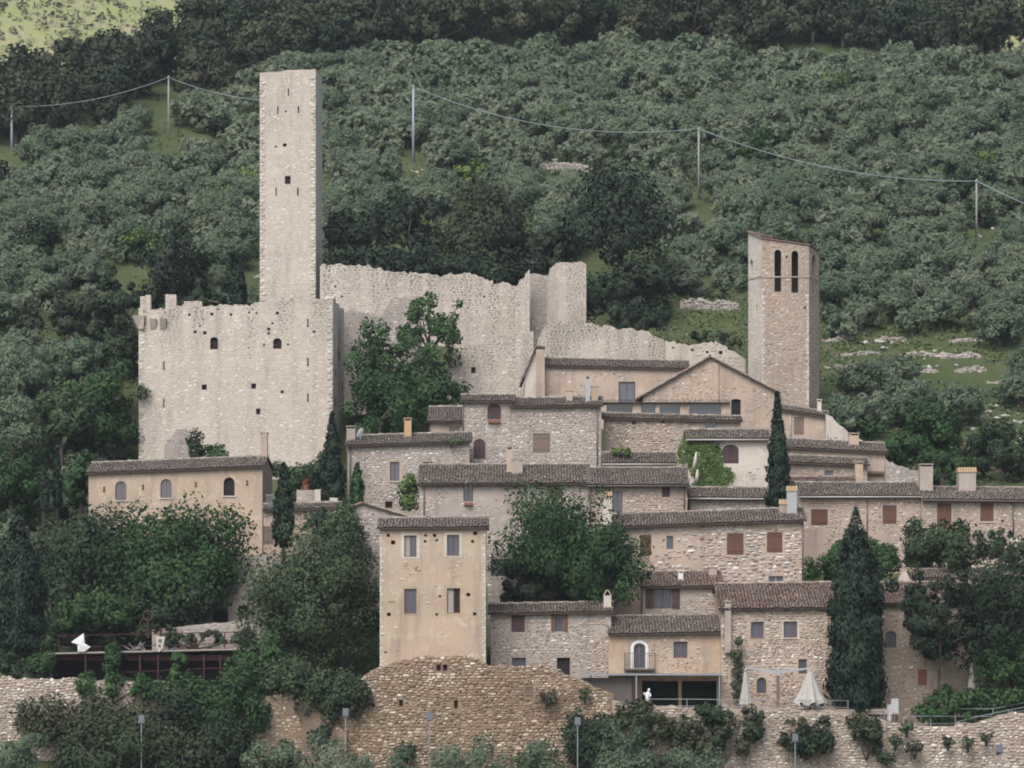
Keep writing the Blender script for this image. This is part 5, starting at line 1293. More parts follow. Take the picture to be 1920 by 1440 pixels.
# umbrella mast and closed umbrellas
Yu = 251.2
ms = thing('umbrella_mast', 'brown mast with two sloping arms carrying the closed umbrellas', 'mast', P(1459, 1335, Yu))
b0 = Vector(P(1459, 1335, Yu)); tp = Vector(P(1459, 1256, Yu)) - b0
obj('pole', G().box(-0.11, 0.11, -0.11, 0.11, 0, tp.z).mesh('pole'), ms, MAT['pipe'])
obj('cap', G().box(-0.14, 0.14, -0.14, 0.14, tp.z - 0.45, tp.z + 0.05).tube([(0, 0, tp.z), (0, 0, tp.z + 0.35)], [0.12, 0.02], 6).mesh('cap'), ms, MAT['metal'])
for a in ((1398, 1252), (1519, 1253)):
    e = Vector(P(a[0], a[1], Yu)) - b0
    obj('arm', G().hexa([(0, -0.08, tp.z - 0.35), (0, 0.08, tp.z - 0.35), (e.x, 0.05, e.z - 0.04), (e.x, -0.05, e.z - 0.04)], [(0, -0.08, tp.z - 0.05), (0, 0.08, tp.z - 0.05), (e.x, 0.05, e.z + 0.06), (e.x, -0.05, e.z + 0.06)]).mesh('arm'), ms, MAT['metal'])
def umbrella(label, px, top, bot, w0, w1, Y, seed, ragged=0.0):
    base = Vector(P(px, 1332 if bot > 1300 else bot + 12, Y)); rs = np.random.RandomState(seed); m = Y / F
    t = thing('closed_umbrella', label, 'umbrella', tuple(base)); h = (Vector(P(px, top, Y)) - base).z; lb = (Vector(P(px, bot, Y)) - base).z
    obj('pole', G().tube([(0, 0, 0), (0, 0, h * 0.98)], 0.035).mesh('pole'), t, MAT['rail'])
    K = 32; rings = []; V = []
    for i in range(9):
        f_ = i / 8; z = h + (lb - h) * f_; r = m * (2.5 + (w0 - 2.5) * f_ ** 0.8 + (w1 - w0) * f_ ** 2)
        for k in range(K):
            a = 2 * math.pi * k / K; rr = r * (1 + (0.07 + 0.16 * f_) * math.cos(8 * a + seed)) * (1 + 0.03 * rs.normal())
            V.append((rr * math.cos(a), rr * math.sin(a) * 0.8, z + (ragged * (0.5 + 0.5 * math.cos(8 * a + seed)) + 0.03 * rs.normal()) * (f_ ** 4)))
    q = [(i * K + k, i * K + (k + 1) % K, (i + 1) * K + (k + 1) % K, (i + 1) * K + k) for i in range(8) for k in range(K)]
    obj('canopy', mesh_np('canopy', np.array(V), [np.array(q)], smooth=True), t, MAT['canvas'])
    obj('cap', G().tube([(0, 0, h - 0.1), (0, 0, h + 0.06), (0, 0, h + 0.16)], [0.13, 0.10, 0.02], 8).mesh('cap', True), t, MAT['canvas'])
    return t
umbrella('narrow tightly closed beige umbrella hanging from the mast', 1398, 1256, 1322, 8, 11, Yu, 3, 0.1)
umbrella('loosely folded wide beige umbrella hanging from the mast', 1519, 1256, 1324, 22, 28, Yu, 5, 0.35)
umbrella('closed pale umbrella standing behind the hedge', 1822, 1246, 1300, 5, 8, 253.4, 7, 0.05)
umbrella('second closed umbrella half hidden by the dark tree', 1846, 1262, 1304, 6, 8, 253.0, 9, 0.05)
tb = thing('terrace_table', 'dark round table under the loosely folded umbrella', 'table', P(1519, 1332, Yu))
obj('table_top', G().tube([(0, 0, 0.28), (0, 0, 0.34)], 1.15, 20).mesh('table_top'), tb, MAT['gutter']); obj('leg', G().tube([(0, 0, 0), (0, 0, 0.28)], 0.12).mesh('leg'), tb, MAT['gutter'])
# menu board with a lattice pattern and a red box
lt = thing('lattice_panel', 'white lattice panels beside the railing gap', 'panel', P(1675, 1354, 250.6)); mm = 250.6 / F
for (a, b, c, d) in ((1671, 1310, 1685, 1338), (1664, 1321, 1671, 1352)):
    pn = obj('panel', G().box((a - 1675) * mm, (c - 1675) * mm, 0, 0.03, (1354 - d) * mm, (1354 - b) * mm).mesh('panel'), lt, MAT['white'])
    g = G(); n1, n2 = max(2, int((c - a) / 3.2)), int((d - b) / 3.4)
    for i in range(n1):
        for j in range(n2):
            cx_, cz_ = (a + (c - a) * (i + 0.5) / n1 - 1675) * mm, (1354 - d + (d - b) * (j + 0.5) / n2) * mm
            g.poly([(cx_ - 0.045, -0.004, cz_ - 0.045), (cx_ + 0.045, -0.004, cz_ - 0.045), (cx_ + 0.045, -0.004, cz_ + 0.045), (cx_ - 0.045, -0.004, cz_ + 0.045)])
    obj('lattice_opening', g.mesh('lattice_opening'), pn, MAT['dark'], kind='stuff')
rb = thing('red_box', 'small red lantern box below the lattice panels', 'box', P(1681, 1353, 250.4)); obj('box_body', G().box(-0.16, 0.16, 0, 0.25, 0, 0.6).mesh('box_body'), rb, MAT['gutter']); obj('red_light_panel', G().box(-0.06, 0.08, -0.02, -0.001, 0.1, 0.52).mesh('red_panel'), rb, MAT['rust'])
# ------------------------------------------------------------------ rusty deck on the left
dz = (HY - 1222) / F * 253.5
def dx(p, Y=253.5): return (p - CX) / F * Y
X0, X1 = dx(88), dx(470)
dk = thing('steel_deck', 'rusty steel deck terrace on thin posts above the bank', 'deck', ((X0 + X1) / 2, 253.5, dz - 2.6))
xm = (X0 + X1) / 2
obj('deck_floor', G().hexa([(X0 - xm, 0, 2.34), (X1 - xm, 0, 2.72), (X1 - xm, 9, 2.72), (X0 - xm, 9, 2.34)], [(X0 - xm, 0, 2.46), (X1 - xm, 0, 2.84), (X1 - xm, 9, 2.84), (X0 - xm, 9, 2.46)]).mesh('deck_floor'), dk, MAT['gutter'])  # floor made deep to block light underneath
obj('deck_edge', G().hexa([(X0 - xm, -0.05, 2.40), (X1 - xm, -0.05, 2.78), (X1 - xm, -0.003, 2.78), (X0 - xm, -0.003, 2.40)], [(X0 - xm, -0.05, 2.50), (X1 - xm, -0.05, 2.88), (X1 - xm, -0.003, 2.88), (X0 - xm, -0.003, 2.50)]).mesh('deck_edge'), dk, MAT['plaster_grey'])
obj('back_wall', G().box(X0 - xm, X1 - xm, 6.5, 6.8, -0.8, 2.3).mesh('back_wall'), dk, MAT['gutter'])  # dark back colour deepens the shade under the deck
for a in (X0 - xm, X1 - xm - 0.2): obj('side_wall', G().box(a, a + 0.2, 1.2, 6.49, -0.8, 2.3).mesh('side_wall'), dk, MAT['gutter'])  # side walls added to block light under the deck
obj('ceiling_beam', G().box(X0 - xm + 0.1, X1 - xm - 0.1, 0.6, 0.8, 1.9, 2.32).mesh('ceiling_beam'), dk, MAT['rust'])
for p in (160, 213, 262, 296, 334, 382, 413):
    obj('post', G().box(dx(p) - xm - 0.06, dx(p) - xm + 0.06, 0.1, 0.22, -0.5, 2.36).mesh('post'), dk, MAT['rust'])
obj('cross_bar', G().tube([(dx(232) - xm, 0.16, 0.95), (dx(430) - xm, 0.16, 1.35)], 0.035).mesh('cross_bar'), dk, MAT['rust'])
rl = thing('deck_railing', 'rust red pipe railing along the steel deck', 'railing', (xm, 253.6, dz - 0.1))
for d0 in (0.5, 1.42):
    obj('rail', G().tube([(dx(108) - xm, 0, d0 - 0.05), (dx(300) - xm, 0, d0 + 0.10), (dx(470) - xm, 0, d0 + 0.28)], 0.035, 5).mesh('rail'), rl, MAT['rust'])
for p in (110, 160, 213, 300, 365, 421): obj('post', G().tube([(dx(p) - xm, 0, -0.2 + (p - 108) * 0.0009), (dx(p) - xm, 0, 1.38 + (p - 108) * 0.0009)], 0.04, 5).mesh('post'), rl, MAT['rust'])
def sheet(label, name, pts, Y, mat, cat, thick=0.05, bow=0.1, holes=()):
    p0 = Vector(P(pts[0][0], max(p[1] for p in pts), Y)); n = len(pts)
    cx_ = sum(p[0] for p in pts) / n; cy_ = sum(p[1] for p in pts) / n
    C0 = Vector(P(cx_, cy_, Y)) - p0 + Vector((0, -bow, 0)); R_ = [Vector(P(a, b, Y)) - p0 for a, b in pts]
    g = G()
    for k in range(n):
        a, b = R_[k], R_[(k + 1) % n]; g.poly([a, b, C0]); g.poly([b + Vector((0, thick, 0)), a + Vector((0, thick, 0)), C0 + Vector((0, thick, 0))]); g.poly([a, a + Vector((0, thick, 0)), b + Vector((0, thick, 0)), b])
    t = thing(name, label, cat, tuple(p0)); obj('cloth', g.mesh('cloth'), t, MAT[mat])
    for (a, b, c, d) in holes:
        obj('printed_mark', G().box((a - pts[0][0]) * Y / F, (c - pts[0][0]) * Y / F, -bow - 0.06, -bow - 0.05, (max(p[1] for p in pts) - d) * Y / F, (max(p[1] for p in pts) - b) * Y / F).mesh('printed_mark'), t, MAT['lamp'])
    return t
sheet('white shade sail with pointed corners tied to the deck railing', 'shade_sail', [(157, 1187), (133, 1204), (145, 1209), (146, 1222), (158, 1222), (170, 1213), (159, 1207)], 253.3, 'white', 'sail')
sheet('pale banner with dark marks hanging on the deck railing', 'banner', [(292, 1193), (310, 1194), (305, 1215), (298, 1223), (294, 1215)], 253.3, 'plaster_pale', 'banner', 0.02, 0.02, [(297, 1198, 303, 1204), (297, 1208, 301, 1213)])
br = thing('driftwood', 'pale bare driftwood branches lying on the deck', 'driftwood', P(250, 1220, 253.8)); g = G(); rs = nrs()
for k in range(9):
    a = Vector((rs.uniform(-1.0, 1.6), rs.uniform(0, 0.4), 0.05)); b = a + Vector((rs.uniform(-0.9, 0.9), 0.1, rs.uniform(0.1, 0.8))); obj('branch', G().tube([a, a.lerp(b, 0.5) + Vector((0.05, 0, -0.05)), b], [0.05, 0.035, 0.012], 5).mesh('branch', True), br, MAT['curtain'])
wh = thing('rusty_wheel', 'rusty iron wheel sculpture behind the deck', 'sculpture', P(275, 1190, 257.0)); g = G()
g.tube([(0.1 + 0.38 * math.cos(a), 0, 1.55 + 0.38 * math.sin(a)) for a in [2 * math.pi * k / 18 for k in range(19)]], 0.045, 5, False)
obj('rim', g.mesh('rim', True), wh, MAT['iron'])
obj('stand', G().tube([(-0.8, 0, -0.3), (-0.5, 0, 1.0), (-0.2, 0, 1.3)], 0.07, 5).tube([(0.1, 0, -0.3), (0.1, 0, 1.2)], 0.1, 5).tube([(1.1, 0, -0.3), (1.15, 0, 0.6)], 0.1, 5).mesh('stand'), wh, MAT['rust'])
ruin('stone_wall', 'grey stone parapet behind the deck under the bushy tree', 262, [(285, 1180), (330, 1176), (400, 1168), (480, 1164), (560, 1166)], 1240, 0.6, mat='mortar_grey', stone='dry_rubble', rough=0.02, wamt=0.3, sw=0.34)
ruin('shade_toned_wall', 'shaded base wall with dark openings below the ochre house', 268.5, [(360, 1050), (420, 1045), (480, 1040), (560, 1040)], 1180, 0.8, mat='plaster_grey', stone='warm_rubble', cover=0.3, rough=0.02, ops=[('dark', 398, 1143, 428, 1170), ('dark', 447, 1135, 468, 1160)])  # grey plaster colour stands in for shade on this wall
# ------------------------------------------------------------------ floodlights
for i, (px, top, Y, s) in enumerate([(265, 1341, 245.2, 11), (648, 1328, 246, 11), (805, 1336, 246.5, 11), (1083, 1345, 245.5, 11), (1491, 1376, 245, 11), (1875, 1396, 245.5, 11)]):
    zg = tz((px - CX) / F * Y, Y); p = P(px, top, Y); m = Y / F
    t = thing('floodlight', 'grey floodlight on a thin pole at the foot of the front wall', 'floodlight', (p[0], Y, zg), 0, 'floodlights before the wall')
    h = p[2] - zg; w = s * m / 2
    obj('pole', G().tube([(0, 0, -0.3), (0, 0, h - 0.55)], 0.045).mesh('pole'), t, MAT['rail'])
    hd = obj('lamp_head', G().hexa([(-w, -0.12, h - 0.58), (w, -0.12, h - 0.58), (w, 0.16, h - 0.58), (-w, 0.16, h - 0.58)], [(-w, 0.0, h), (w, 0.0, h), (w, 0.22, h), (-w, 0.22, h)]).mesh('lamp_head'), t, MAT['lamp'])
    obj('bracket', G().box(-w - 0.04, w + 0.04, -0.02, 0.1, h - 0.66, h - 0.60).mesh('bracket'), t, MAT['lamp'])
# ------------------------------------------------------------------ ivy on the pale house
def ivy_on(fc, label, blobs, mat, seed, dens=1.0, size=0.18, off=-0.12):
    rs = np.random.RandomState(seed); pts = []
    for cx_, cy_, rx, ry in blobs:
        for k in range(int(rx * ry * 0.9 * dens)):
            a, r = rs.uniform(0, 6.283), math.sqrt(rs.rand()) * (1 + 0.12 * rs.normal())
            u, z = fc.uv(cx_ + math.cos(a) * r * rx, cy_ + math.sin(a) * r * ry); pts.append((u, off * rs.uniform(0.2, 1.8), z))
    pts = np.array(pts); n = len(pts)
    ns = unit(np.stack([0.45 * rs.normal(size=n), -np.ones(n), 0.35 + 0.4 * rs.normal(size=n)], 1)); ng = unit(ns + 0.4 * rs.normal(size=(n, 3)))
    t_ = rs.normal(size=(n, 3)); t_ = unit(t_ - ng * (t_ * ng).sum(1, keepdims=True)); b = np.cross(ng, t_); s = size * (0.5 + rs.rand(n, 1))
    V = np.stack([pts + t_ * s * .6, pts + b * s * .5, pts - t_ * s * .6, pts - b * s * .5], 1).reshape(-1, 3)
    tone = 0.6 * vnoise(pts[:, 0] * 2.2, pts[:, 2] * 2.2, 3) + 0.4 * rs.rand(n)
    t = thing('ivy', label, 'ivy', tuple(fc.O), fc.rot)
    obj('leaves', card_mesh('leaves', V, np.repeat(tone, 4), np.repeat(ns, 4, axis=0)), t, MAT[mat])
    g = G()
    for cx_, cy_, rx, ry in blobs[:4]:
        u, z = fc.uv(cx_, cy_); ub, zb_ = fc.uv(cx_ + 6, 920); g.tube([(ub, -0.04, zb_), ((u + ub) / 2 + .1, -0.05, (z + zb_) / 2), (u, -0.04, z)], [0.04, 0.03, 0.01], 4)
    obj('stem', g.mesh('stem'), t, MAT['bark'])
ivy_on(IVYF, 'bright green ivy over the corner of the pale house', [(1330, 880, 26, 34), (1345, 895, 26, 22), (1298, 832, 24, 14), (1326, 842, 26, 22), (1283, 852, 13, 20), (1322, 908, 24, 10), (1356, 890, 18, 15), (1300, 870, 10, 20), (1345, 865, 10, 12)], 'fresh', 91, 1.0)
cl = thing('white_cloth', 'folded white umbrella beside the ivy', 'cloth', P(1300, 906, 279.5)); m = 279.5 / F
g = G()
for (a, b, c, d) in ((1297, 847, 1310, 880), (1302, 880, 1312, 905)):
    g.tube([((a - 1300) * m + 0.15, 0, (906 - d) * m), ((a + c) / 2 * m - 1300 * m, -0.1, (906 - (b + d) / 2) * m), ((c - 1300) * m - 0.2, 0, (906 - b) * m)], [0.16, 0.15, 0.05], 8)
obj('cloth', g.mesh('cloth', True), cl, MAT['plaster_pale'])
# ------------------------------------------------------------------ power line
POLES = [(22, 197, 284, 372, 'steel'), (316, 142, 264, 392, 'c'), (775, 160, 304, 372, 'steel'), (1310, 238, 374, 356, 'c'), (1831, 336, 445, 342, 'c')]
tops = {}
for px, top, bot, Y, k in POLES:
    Y = ground_at(px, bot)[1] - 0.5; X = (px - CX) / F * Y; zg = tz(X, Y); zt_ = (HY - top) / F * Y
    t = thing('utility_pole', {22: 'grey steel utility pole before the dark wood', 316: 'thin concrete utility pole between the tall tower and the wood', 775: 'blue grey steel utility pole above the tree clump behind the castle', 1310: 'concrete utility pole above the bell tower', 1831: 'concrete utility pole beside the small dark oak'}[px], 'utility pole', (X, Y, min(zg, (HY - bot) / F * Y)))
    z0 = min(zg, (HY - bot) / F * Y)
    obj('shaft', G().tube([(0, 0, -0.5), (0, 0, zt_ - z0)], [0.18, 0.12] if k == 'steel' else [0.13, 0.10], 8).mesh('shaft', True), t, MAT['pole_steel' if k == 'steel' else 'pole'])
    obj('insulator', G().box(-0.16, 0.16, -0.16, 0.12, zt_ - z0 - 0.35, zt_ - z0 - 0.1).mesh('insulator'), t, MAT['pole'])
    tops[px] = Vector((X, Y, zt_ - 0.2))
def wire(a, b, sag, label):
    n = 24; pts = [a.lerp(b, i / n) + Vector((0, 0, -sag * 4 * (i / n) * (1 - i / n))) for i in range(n + 1)]
    t = obj('power_cable', G().tube([p - a for p in pts], 0.045, 5).mesh('power_cable', True), None, MAT['wire'], tuple(a)); tag(t, label, 'cable')
wire(tops[316], tops[22], 1.0, 'cable sagging from the thin concrete pole to the grey steel pole')
wire(tops[316], Vector(P(545, 192, 350)), 0.7, 'cable passing behind the tall tower')
wire(tops[775], tops[1310], 2.3, 'cable sagging from the steel pole to the pole above the bell tower')
wire(tops[1310], tops[1831], 1.7, 'cable running down to the pole beside the small oak')
wire(tops[1831], Vector(P(2080, 440, 336)), 0.4, 'cable leaving the pole beside the small oak')
# ------------------------------------------------------------------ dry stone terrace walls and rocks on the slope
for i, (px0, py0, px1, py1, hpx) in enumerate([(942, 303, 1010, 306, 12), (1010, 318, 1110, 322, 16), (1120, 322, 1225, 332, 10), (1275, 577, 1385, 580, 18), (1545, 692, 1640, 690, 9), (1625, 722, 1735, 720, 10), (1762, 672, 1840, 670, 9), (1790, 698, 1850, 696, 9), (1560, 668, 1650, 664, 6), (1700, 665, 1790, 668, 7), (55, 520, 120, 530, 8), (1730, 440, 1800, 448, 10), (1215, 330, 1290, 338, 6), (1640, 640, 1700, 640, 8), (1560, 742, 1650, 738, 8), (1660, 700, 1760, 696, 7), (1850, 720, 1930, 716, 8), (1540, 640, 1600, 638, 7), (1780, 640, 1880, 636, 6), (1270, 548, 1330, 550, 8)]):
    A = ground_at(px0, py0); B_ = ground_at(px1, py1); Ym = (A[1] + B_[1]) / 2
    ruin('dry_stone_wall', 'low dry stone terrace wall on the grassy slope', A[1] - 0.3, [(px0, py0 - hpx * 0.6), (px0 * .7 + px1 * .3, py0 - hpx), ((px0 + px1) / 2, (py0 + py1) / 2 - hpx * 0.85), (px0 * .2 + px1 * .8, py1 - hpx), (px1, py1 - hpx * 0.6)], max(py0, py1) + 6, 0.7, mat='mortar_grey', stone='dry_rubble', YR=B_[1] - 0.3, sw=0.4, sh=0.24, rough=0.1, proud=0.12, sink=1.0, wamt=0.3, group='terrace walls on the slope')
RK = []
for i in range(5):
    rs_ = np.random.RandomState(40 + i); import bmesh
    bm = bmesh.new(); bmesh.ops.create_icosphere(bm, subdivisions=2, radius=1.0)
    for v in bm.verts: v.co *= 0.7 + 0.5 * rs_.rand(); v.co.z *= 0.6
    me = bpy.data.meshes.new('rock'); bm.to_mesh(me); bm.free(); a = me.attributes.new('tone', 'FLOAT', 'POINT'); a.data.foreach_set('value', np.full(len(me.vertices), 0.75, dtype=np.float32)); me.materials.append(MAT['dry_rubble']); RK.append(me)
rs = nrs(); k = 0
for (cx_, cy_, rx, ry, n) in [(1870, 790, 60, 45, 46), (1650, 745, 60, 14, 18), (1700, 700, 110, 40, 26), (1800, 440, 70, 20, 14), (1000, 310, 70, 12, 14), (1620, 640, 60, 16, 10), (790, 325, 30, 10, 6), (690, 545, 20, 5, 0), (480, 523, 30, 6, 5), (1300, 640, 60, 12, 0)]:
    for j in range(n):
        X, Y, z = ground_at(cx_ + rs.uniform(-1, 1) * rx, cy_ + rs.uniform(-1, 1) * ry); s = rs.uniform(0.15, 0.38)
        r_ = obj('limestone_rock', RK[rs.randint(5)], None, None, (X, Y, z + s * 0.1), rs.uniform(0, 6.28)); r_.scale = (s * rs.uniform(0.8, 1.8), s, s); tag(r_, 'pale limestone rock on the terraced slope', 'rock', 'limestone rocks on the slope')

# ------------------------------------------------------------------ single trees and bushes
T = tree_px
# pines and dark trees behind the castle
T('pine_tree', 'broad dark stone pine standing behind the square turret', 'pine', 1058, 325, 1265, 520, 338, 'pine', 401, 5200, 0.34, 46, trunk_r=0.3, low=-0.5)
T('pine_tree', 'dark pine with low branches beside the broad stone pine', 'pine', 1105, 470, 1262, 592, 334, 'pine', 402, 3000, 0.34, 30, low=-0.9)
T('pine_tree', 'rounded dark pine standing beside the keep battlements', 'pine', 247, 412, 395, 572, 334, 'pine', 403, 3200, 0.34, 34, low=-0.9)
T('oak_tree', 'wide dark evergreen oak behind the curtain wall', 'oak', 815, 340, 1005, 530, 338, 'oak', 404, 4600, 0.34, 44, low=-0.9)
T('pine_tree', 'dark pine beside the tall tower', 'pine', 606, 382, 722, 520, 341, 'pine', 405, 3000, 0.34, 30, low=-0.9)
T('pine_tree', 'tall dark pine rising above the curtain wall', 'pine', 712, 362, 832, 520, 343, 'pine', 406, 3200, 0.34, 32, low=-0.9)
T('pine_tree', 'low dark pine just behind the curtain wall top', 'pine', 680, 440, 850, 540, 336, 'pine', 407, 2600, 0.34, 28, low=-0.9)
T('oak_tree', 'dark oak between the curtain wall and the stone pine', 'oak', 960, 430, 1075, 540, 340, 'oak', 408, 2400, 0.34, 26, low=-0.9)
T('oak_tree', 'dark evergreen oak alone in the olive grove', 'oak', 8, 413, 135, 505, None, 'darkleaf', 409, 2600, 0.34, 30, low=-0.9)
T('oak_tree', 'brownish evergreen oak among the olives beside the dark clump', 'oak', 20, 555, 235, 650, None, 'oak', 410, 3600, 0.34, 38, low=-0.9)
T('oak_tree', 'dark oak leaning over the keep corner from behind', 'oak', 175, 500, 262, 690, 322, 'darkleaf', 411, 3000, 0.32, 34, low=-0.95)
T('broadleaf_tree', 'large leafy green tree beside the keep wall', 'tree', 105, 665, 262, 900, 306, 'broad', 412, 5200, 0.30, 44, low=-0.95)
T('oak_tree', 'low dark oak below the rounded pine by the keep', 'oak', 330, 520, 432, 580, 326, 'darkleaf', 413, 1600, 0.32, 20, low=-0.95)
T('oak_tree', 'small dark oak beside the last pole of the cable', 'oak', 1772, 318, 1835, 392, None, 'darkleaf', 414, 1500, 0.32, 20, low=-0.9)
T('oak_tree', 'small dark oak among the upper olives', 'oak', -60, 300, 22, 380, None, 'darkleaf', 415, 1500, 0.34, 18, low=-0.9)
T('broadleaf_tree', 'yellow flowering shrub among the olives beside the keep', 'tree', 30, 662, 105, 702, None, 'fresh', 416, 900, 0.26, 14, low=-0.9)
# broad-leaved trees beside the village, right
for i, (a, b, c, d, Y, mt) in enumerate([(1575, 790, 1735, 880, 296, 'broad'), (1680, 770, 1850, 890, 297, 'broad'), (1780, 800, 1960, 912, 293, 'darkleaf'), (1560, 740, 1660, 812, 301, 'olive'), (1700, 845, 1830, 915, 290, 'broad'), (1680, 745, 1800, 800, 303, 'willow')]):
    T('broadleaf_tree', ['green tree beside the foot of the sloping pale wall', 'tall green tree between the sloping wall and the tiled chimney', 'dark green tree behind the end of the long stone house', 'grey green tree beside the bell tower foot', 'low green tree close behind the tiled chimney', 'grey green bushy tree under the terrace walls'][i], 'tree', a, b, c, d, Y, mt, 430 + i, 3600, 0.26, 38, low=-0.95)
# trees in the hollow right of the keep
T('broadleaf_tree', 'feathery green tree with bare limbs before the curtain wall', 'tree', 722, 552, 892, 700, 306, 'broad', 450, 2300, 0.26, 26, low=-0.6, lump=0.5, cr=0.75, trunk_r=0.18, limbs=14)
T('broadleaf_tree', 'dense green tree in the hollow beside the keep', 'tree', 645, 600, 800, 800, 302, 'broad', 451, 5600, 0.26, 48, low=-0.95)
T('broadleaf_tree', 'dense green tree below the feathery tree', 'tree', 745, 660, 885, 810, 300, 'broad', 452, 4200, 0.26, 40, low=-0.95)
T('broadleaf_tree', 'low leafy tree behind the small tiled house', 'tree', 650, 700, 780, 830, 296, 'broad', 453, 3000, 0.26, 30, low=-0.95)
# village trees
T('broadleaf_tree', 'big dark round tree below the arched window house', 'tree', 60, 948, 310, 1200, 270, 'darkleaf', 460, 15000, 0.25, 150, low=-0.95, trunk_r=0.35)
T('broadleaf_tree', 'large dark leafy tree hiding the base of the ochre house', 'tree', 205, 950, 462, 1185, 268, 'broad', 461, 17000, 0.25, 170, low=-0.9, trunk_r=0.35)
T('willow_tree', 'tall grey green bushy tree against the tall plastered house', 'tree', 468, 985, 712, 1300, 258, 'willow', 462, 20000, 0.2, 130, low=-0.95, trunk_r=0.3)
T('willow_tree', 'narrow grey green tree standing behind the bushy one', 'tree', 560, 945, 705, 1100, 262, 'willow', 463, 4200, 0.20, 36, low=-0.95)
T('ash_tree', 'tall green ash growing between the stone houses', 'tree', 925, 915, 1150, 1130, 260, 'broad', 464, 13000, 0.20, 100, low=-0.75, trunk_r=0.25, lump=0.35)
T('ash_tree', 'lower leafy tree spreading over the roof beside the ash', 'tree', 1060, 985, 1205, 1150, 259, 'broad', 465, 8000, 0.20, 70, low=-0.75, lump=0.35)
T('ash_tree', 'leafy tree reaching down to the roof below the ash', 'tree', 920, 1050, 1110, 1145, 259.5, 'darkleaf', 466, 5000, 0.20, 30, low=-0.75)
T('broadleaf_tree', 'large dark tree beside the hidden stone house', 'tree', 1800, 1000, 1990, 1290, 253, 'darkleaf', 467, 13000, 0.20, 100, low=-0.95)
T('broadleaf_tree', 'brownish green round tree below the long stone house', 'tree', 1690, 965, 1832, 1075, 266, 'willow', 468, 5200, 0.22, 60, low=-0.9)
T('broadleaf_tree', 'loose dark tree hanging over the hidden stone house', 'tree', 1665, 1075, 1850, 1240, 252.5, 'darkleaf', 469, 7500, 0.20, 90, low=-0.95, lump=0.3, cr=0.5, limbs=10, trunk_r=0.12)
T('broadleaf_tree', 'leafy tree filling the gap beside the tall cypress', 'tree', 1508, 1005, 1700, 1095, 264, 'broad', 470, 6500, 0.20, 70, low=-0.95)
T('broadleaf_tree', 'thin young tree before the end of the long house', 'tree', 1830, 985, 1925, 1060, 260, 'willow', 471, 1500, 0.20, 22, low=-0.9, lump=0.5)
# cypresses
cypress('dark cypress beside the corner of the keep', 597, 772, 648, 945, 281, 480, 3600, fat=0.3)
cypress('dark cypress standing in front of the balcony terrace', 511, 868, 552, 1026, 266, 481, 3200, fat=0.45)
cypress('slim tall cypress in front of the church gable', 1436, 733, 1480, 955, 269, 482, 4200, fat=0.4)
cypress('very large cypress on the front terrace', 1551, 945, 1658, 1335, 252, 483, 15000, fat=0.55)
cypress('huge dark cypress at the edge of the deck', -25, 955, 88, 1235, 254, 484, 9500, fat=0.5)
cypress('thin cypress beside the ochre house, the shorter of the pair', 73, 858, 92, 960, 280, 485, 1100)
cypress('thin cypress beside the ochre house, the taller of the pair', 97, 840, 117, 950, 281, 486, 1200)
cypress('dark cypress behind the battlements beside the tall tower', 428, 478, 463, 585, 322, 487, 1700, fat=0.5)
cypress('little conical cypress against the stone house', 657, 868, 683, 945, 279, 488, 1000, fat=0.5, mat='broad')
# bushes on and below the front wall
B = bush
B('shrub', 'green vine mass spilling below the deck', 'vine', [(350, 1300, 45, 35), (400, 1330, 55, 45), (300, 1290, 35, 28), (440, 1290, 40, 50), (360, 1360, 40, 35), (470, 1340, 40, 40)], 249.0, 'broad', 500, 1.2)
B('shrub', 'green vine hanging from the deck corner', 'vine', [(165, 1285, 32, 22), (215, 1290, 30, 24), (260, 1290, 30, 25)], 249.5, 'broad', 501, 1.2)
B('shrub', 'dark ivy covering the bank below the deck', 'ivy', [(90, 1350, 65, 45), (190, 1370, 75, 60), (280, 1380, 75, 60), (370, 1410, 60, 50), (60, 1330, 30, 20)], 248.2, 'dry', 502, 1.2)
B('shrub', 'dark ivy draping the bank beside the vine', 'ivy', [(430, 1390, 50, 50), (380, 1420, 50, 40), (330, 1330, 40, 40)], 247.9, 'darkleaf', 503, 1.1)
B('ivy', 'ivy wrapping a deck post', 'ivy', [(210, 1245, 15, 30), (212, 1225, 14, 18)], 253.2, 'broad', 504, 1.2, group='ivy on the deck posts')
B('ivy', 'ivy wrapping a deck post', 'ivy', [(333, 1240, 18, 20), (328, 1262, 10, 22)], 253.2, 'broad', 505, 1.2, group='ivy on the deck posts')
B('shrub', 'round green bush at the dark corner of the deck', 'bush', [(88, 1245, 32, 22), (60, 1250, 20, 18)], 250.6, 'broad', 506, 1.2)
B('shrub', 'bright leafy bush on the deck below the dark tree', 'bush', [(175, 1140, 70, 28), (130, 1155, 40, 22), (215, 1150, 40, 25)], 263, 'broad', 507, 1.2)
B('shrub', 'dark shrub on the bare bank below the bushy tree', 'bush', [(605, 1380, 22, 26)], 247.5, 'darkleaf', 508, 1.2)
B('shrub', 'leafy shrub trailing under the bushy tree', 'bush', [(600, 1300, 60, 40), (540, 1270, 50, 40), (650, 1290, 40, 40), (620, 1330, 30, 24)], 249.4, 'willow', 509, 1.1)
B('shrub', 'small shrub growing from the front wall beside the loophole', 'shrub', [(1028, 1307, 14, 11)], 249.3, 'dry', 510, 1.2)
B('shrub', 'tiny shrub growing from the wall top beside the canopy', 'shrub', [(1098, 1300, 11, 8)], 249.3, 'dry', 511, 1.2)
B('shrub', 'large dark shrub on the wall below the statue', 'shrub', [(1100, 1375, 45, 40), (1130, 1400, 40, 40), (1080, 1350, 25, 20), (1075, 1400, 25, 40)], 248.6, 'darkleaf', 512, 1.1)
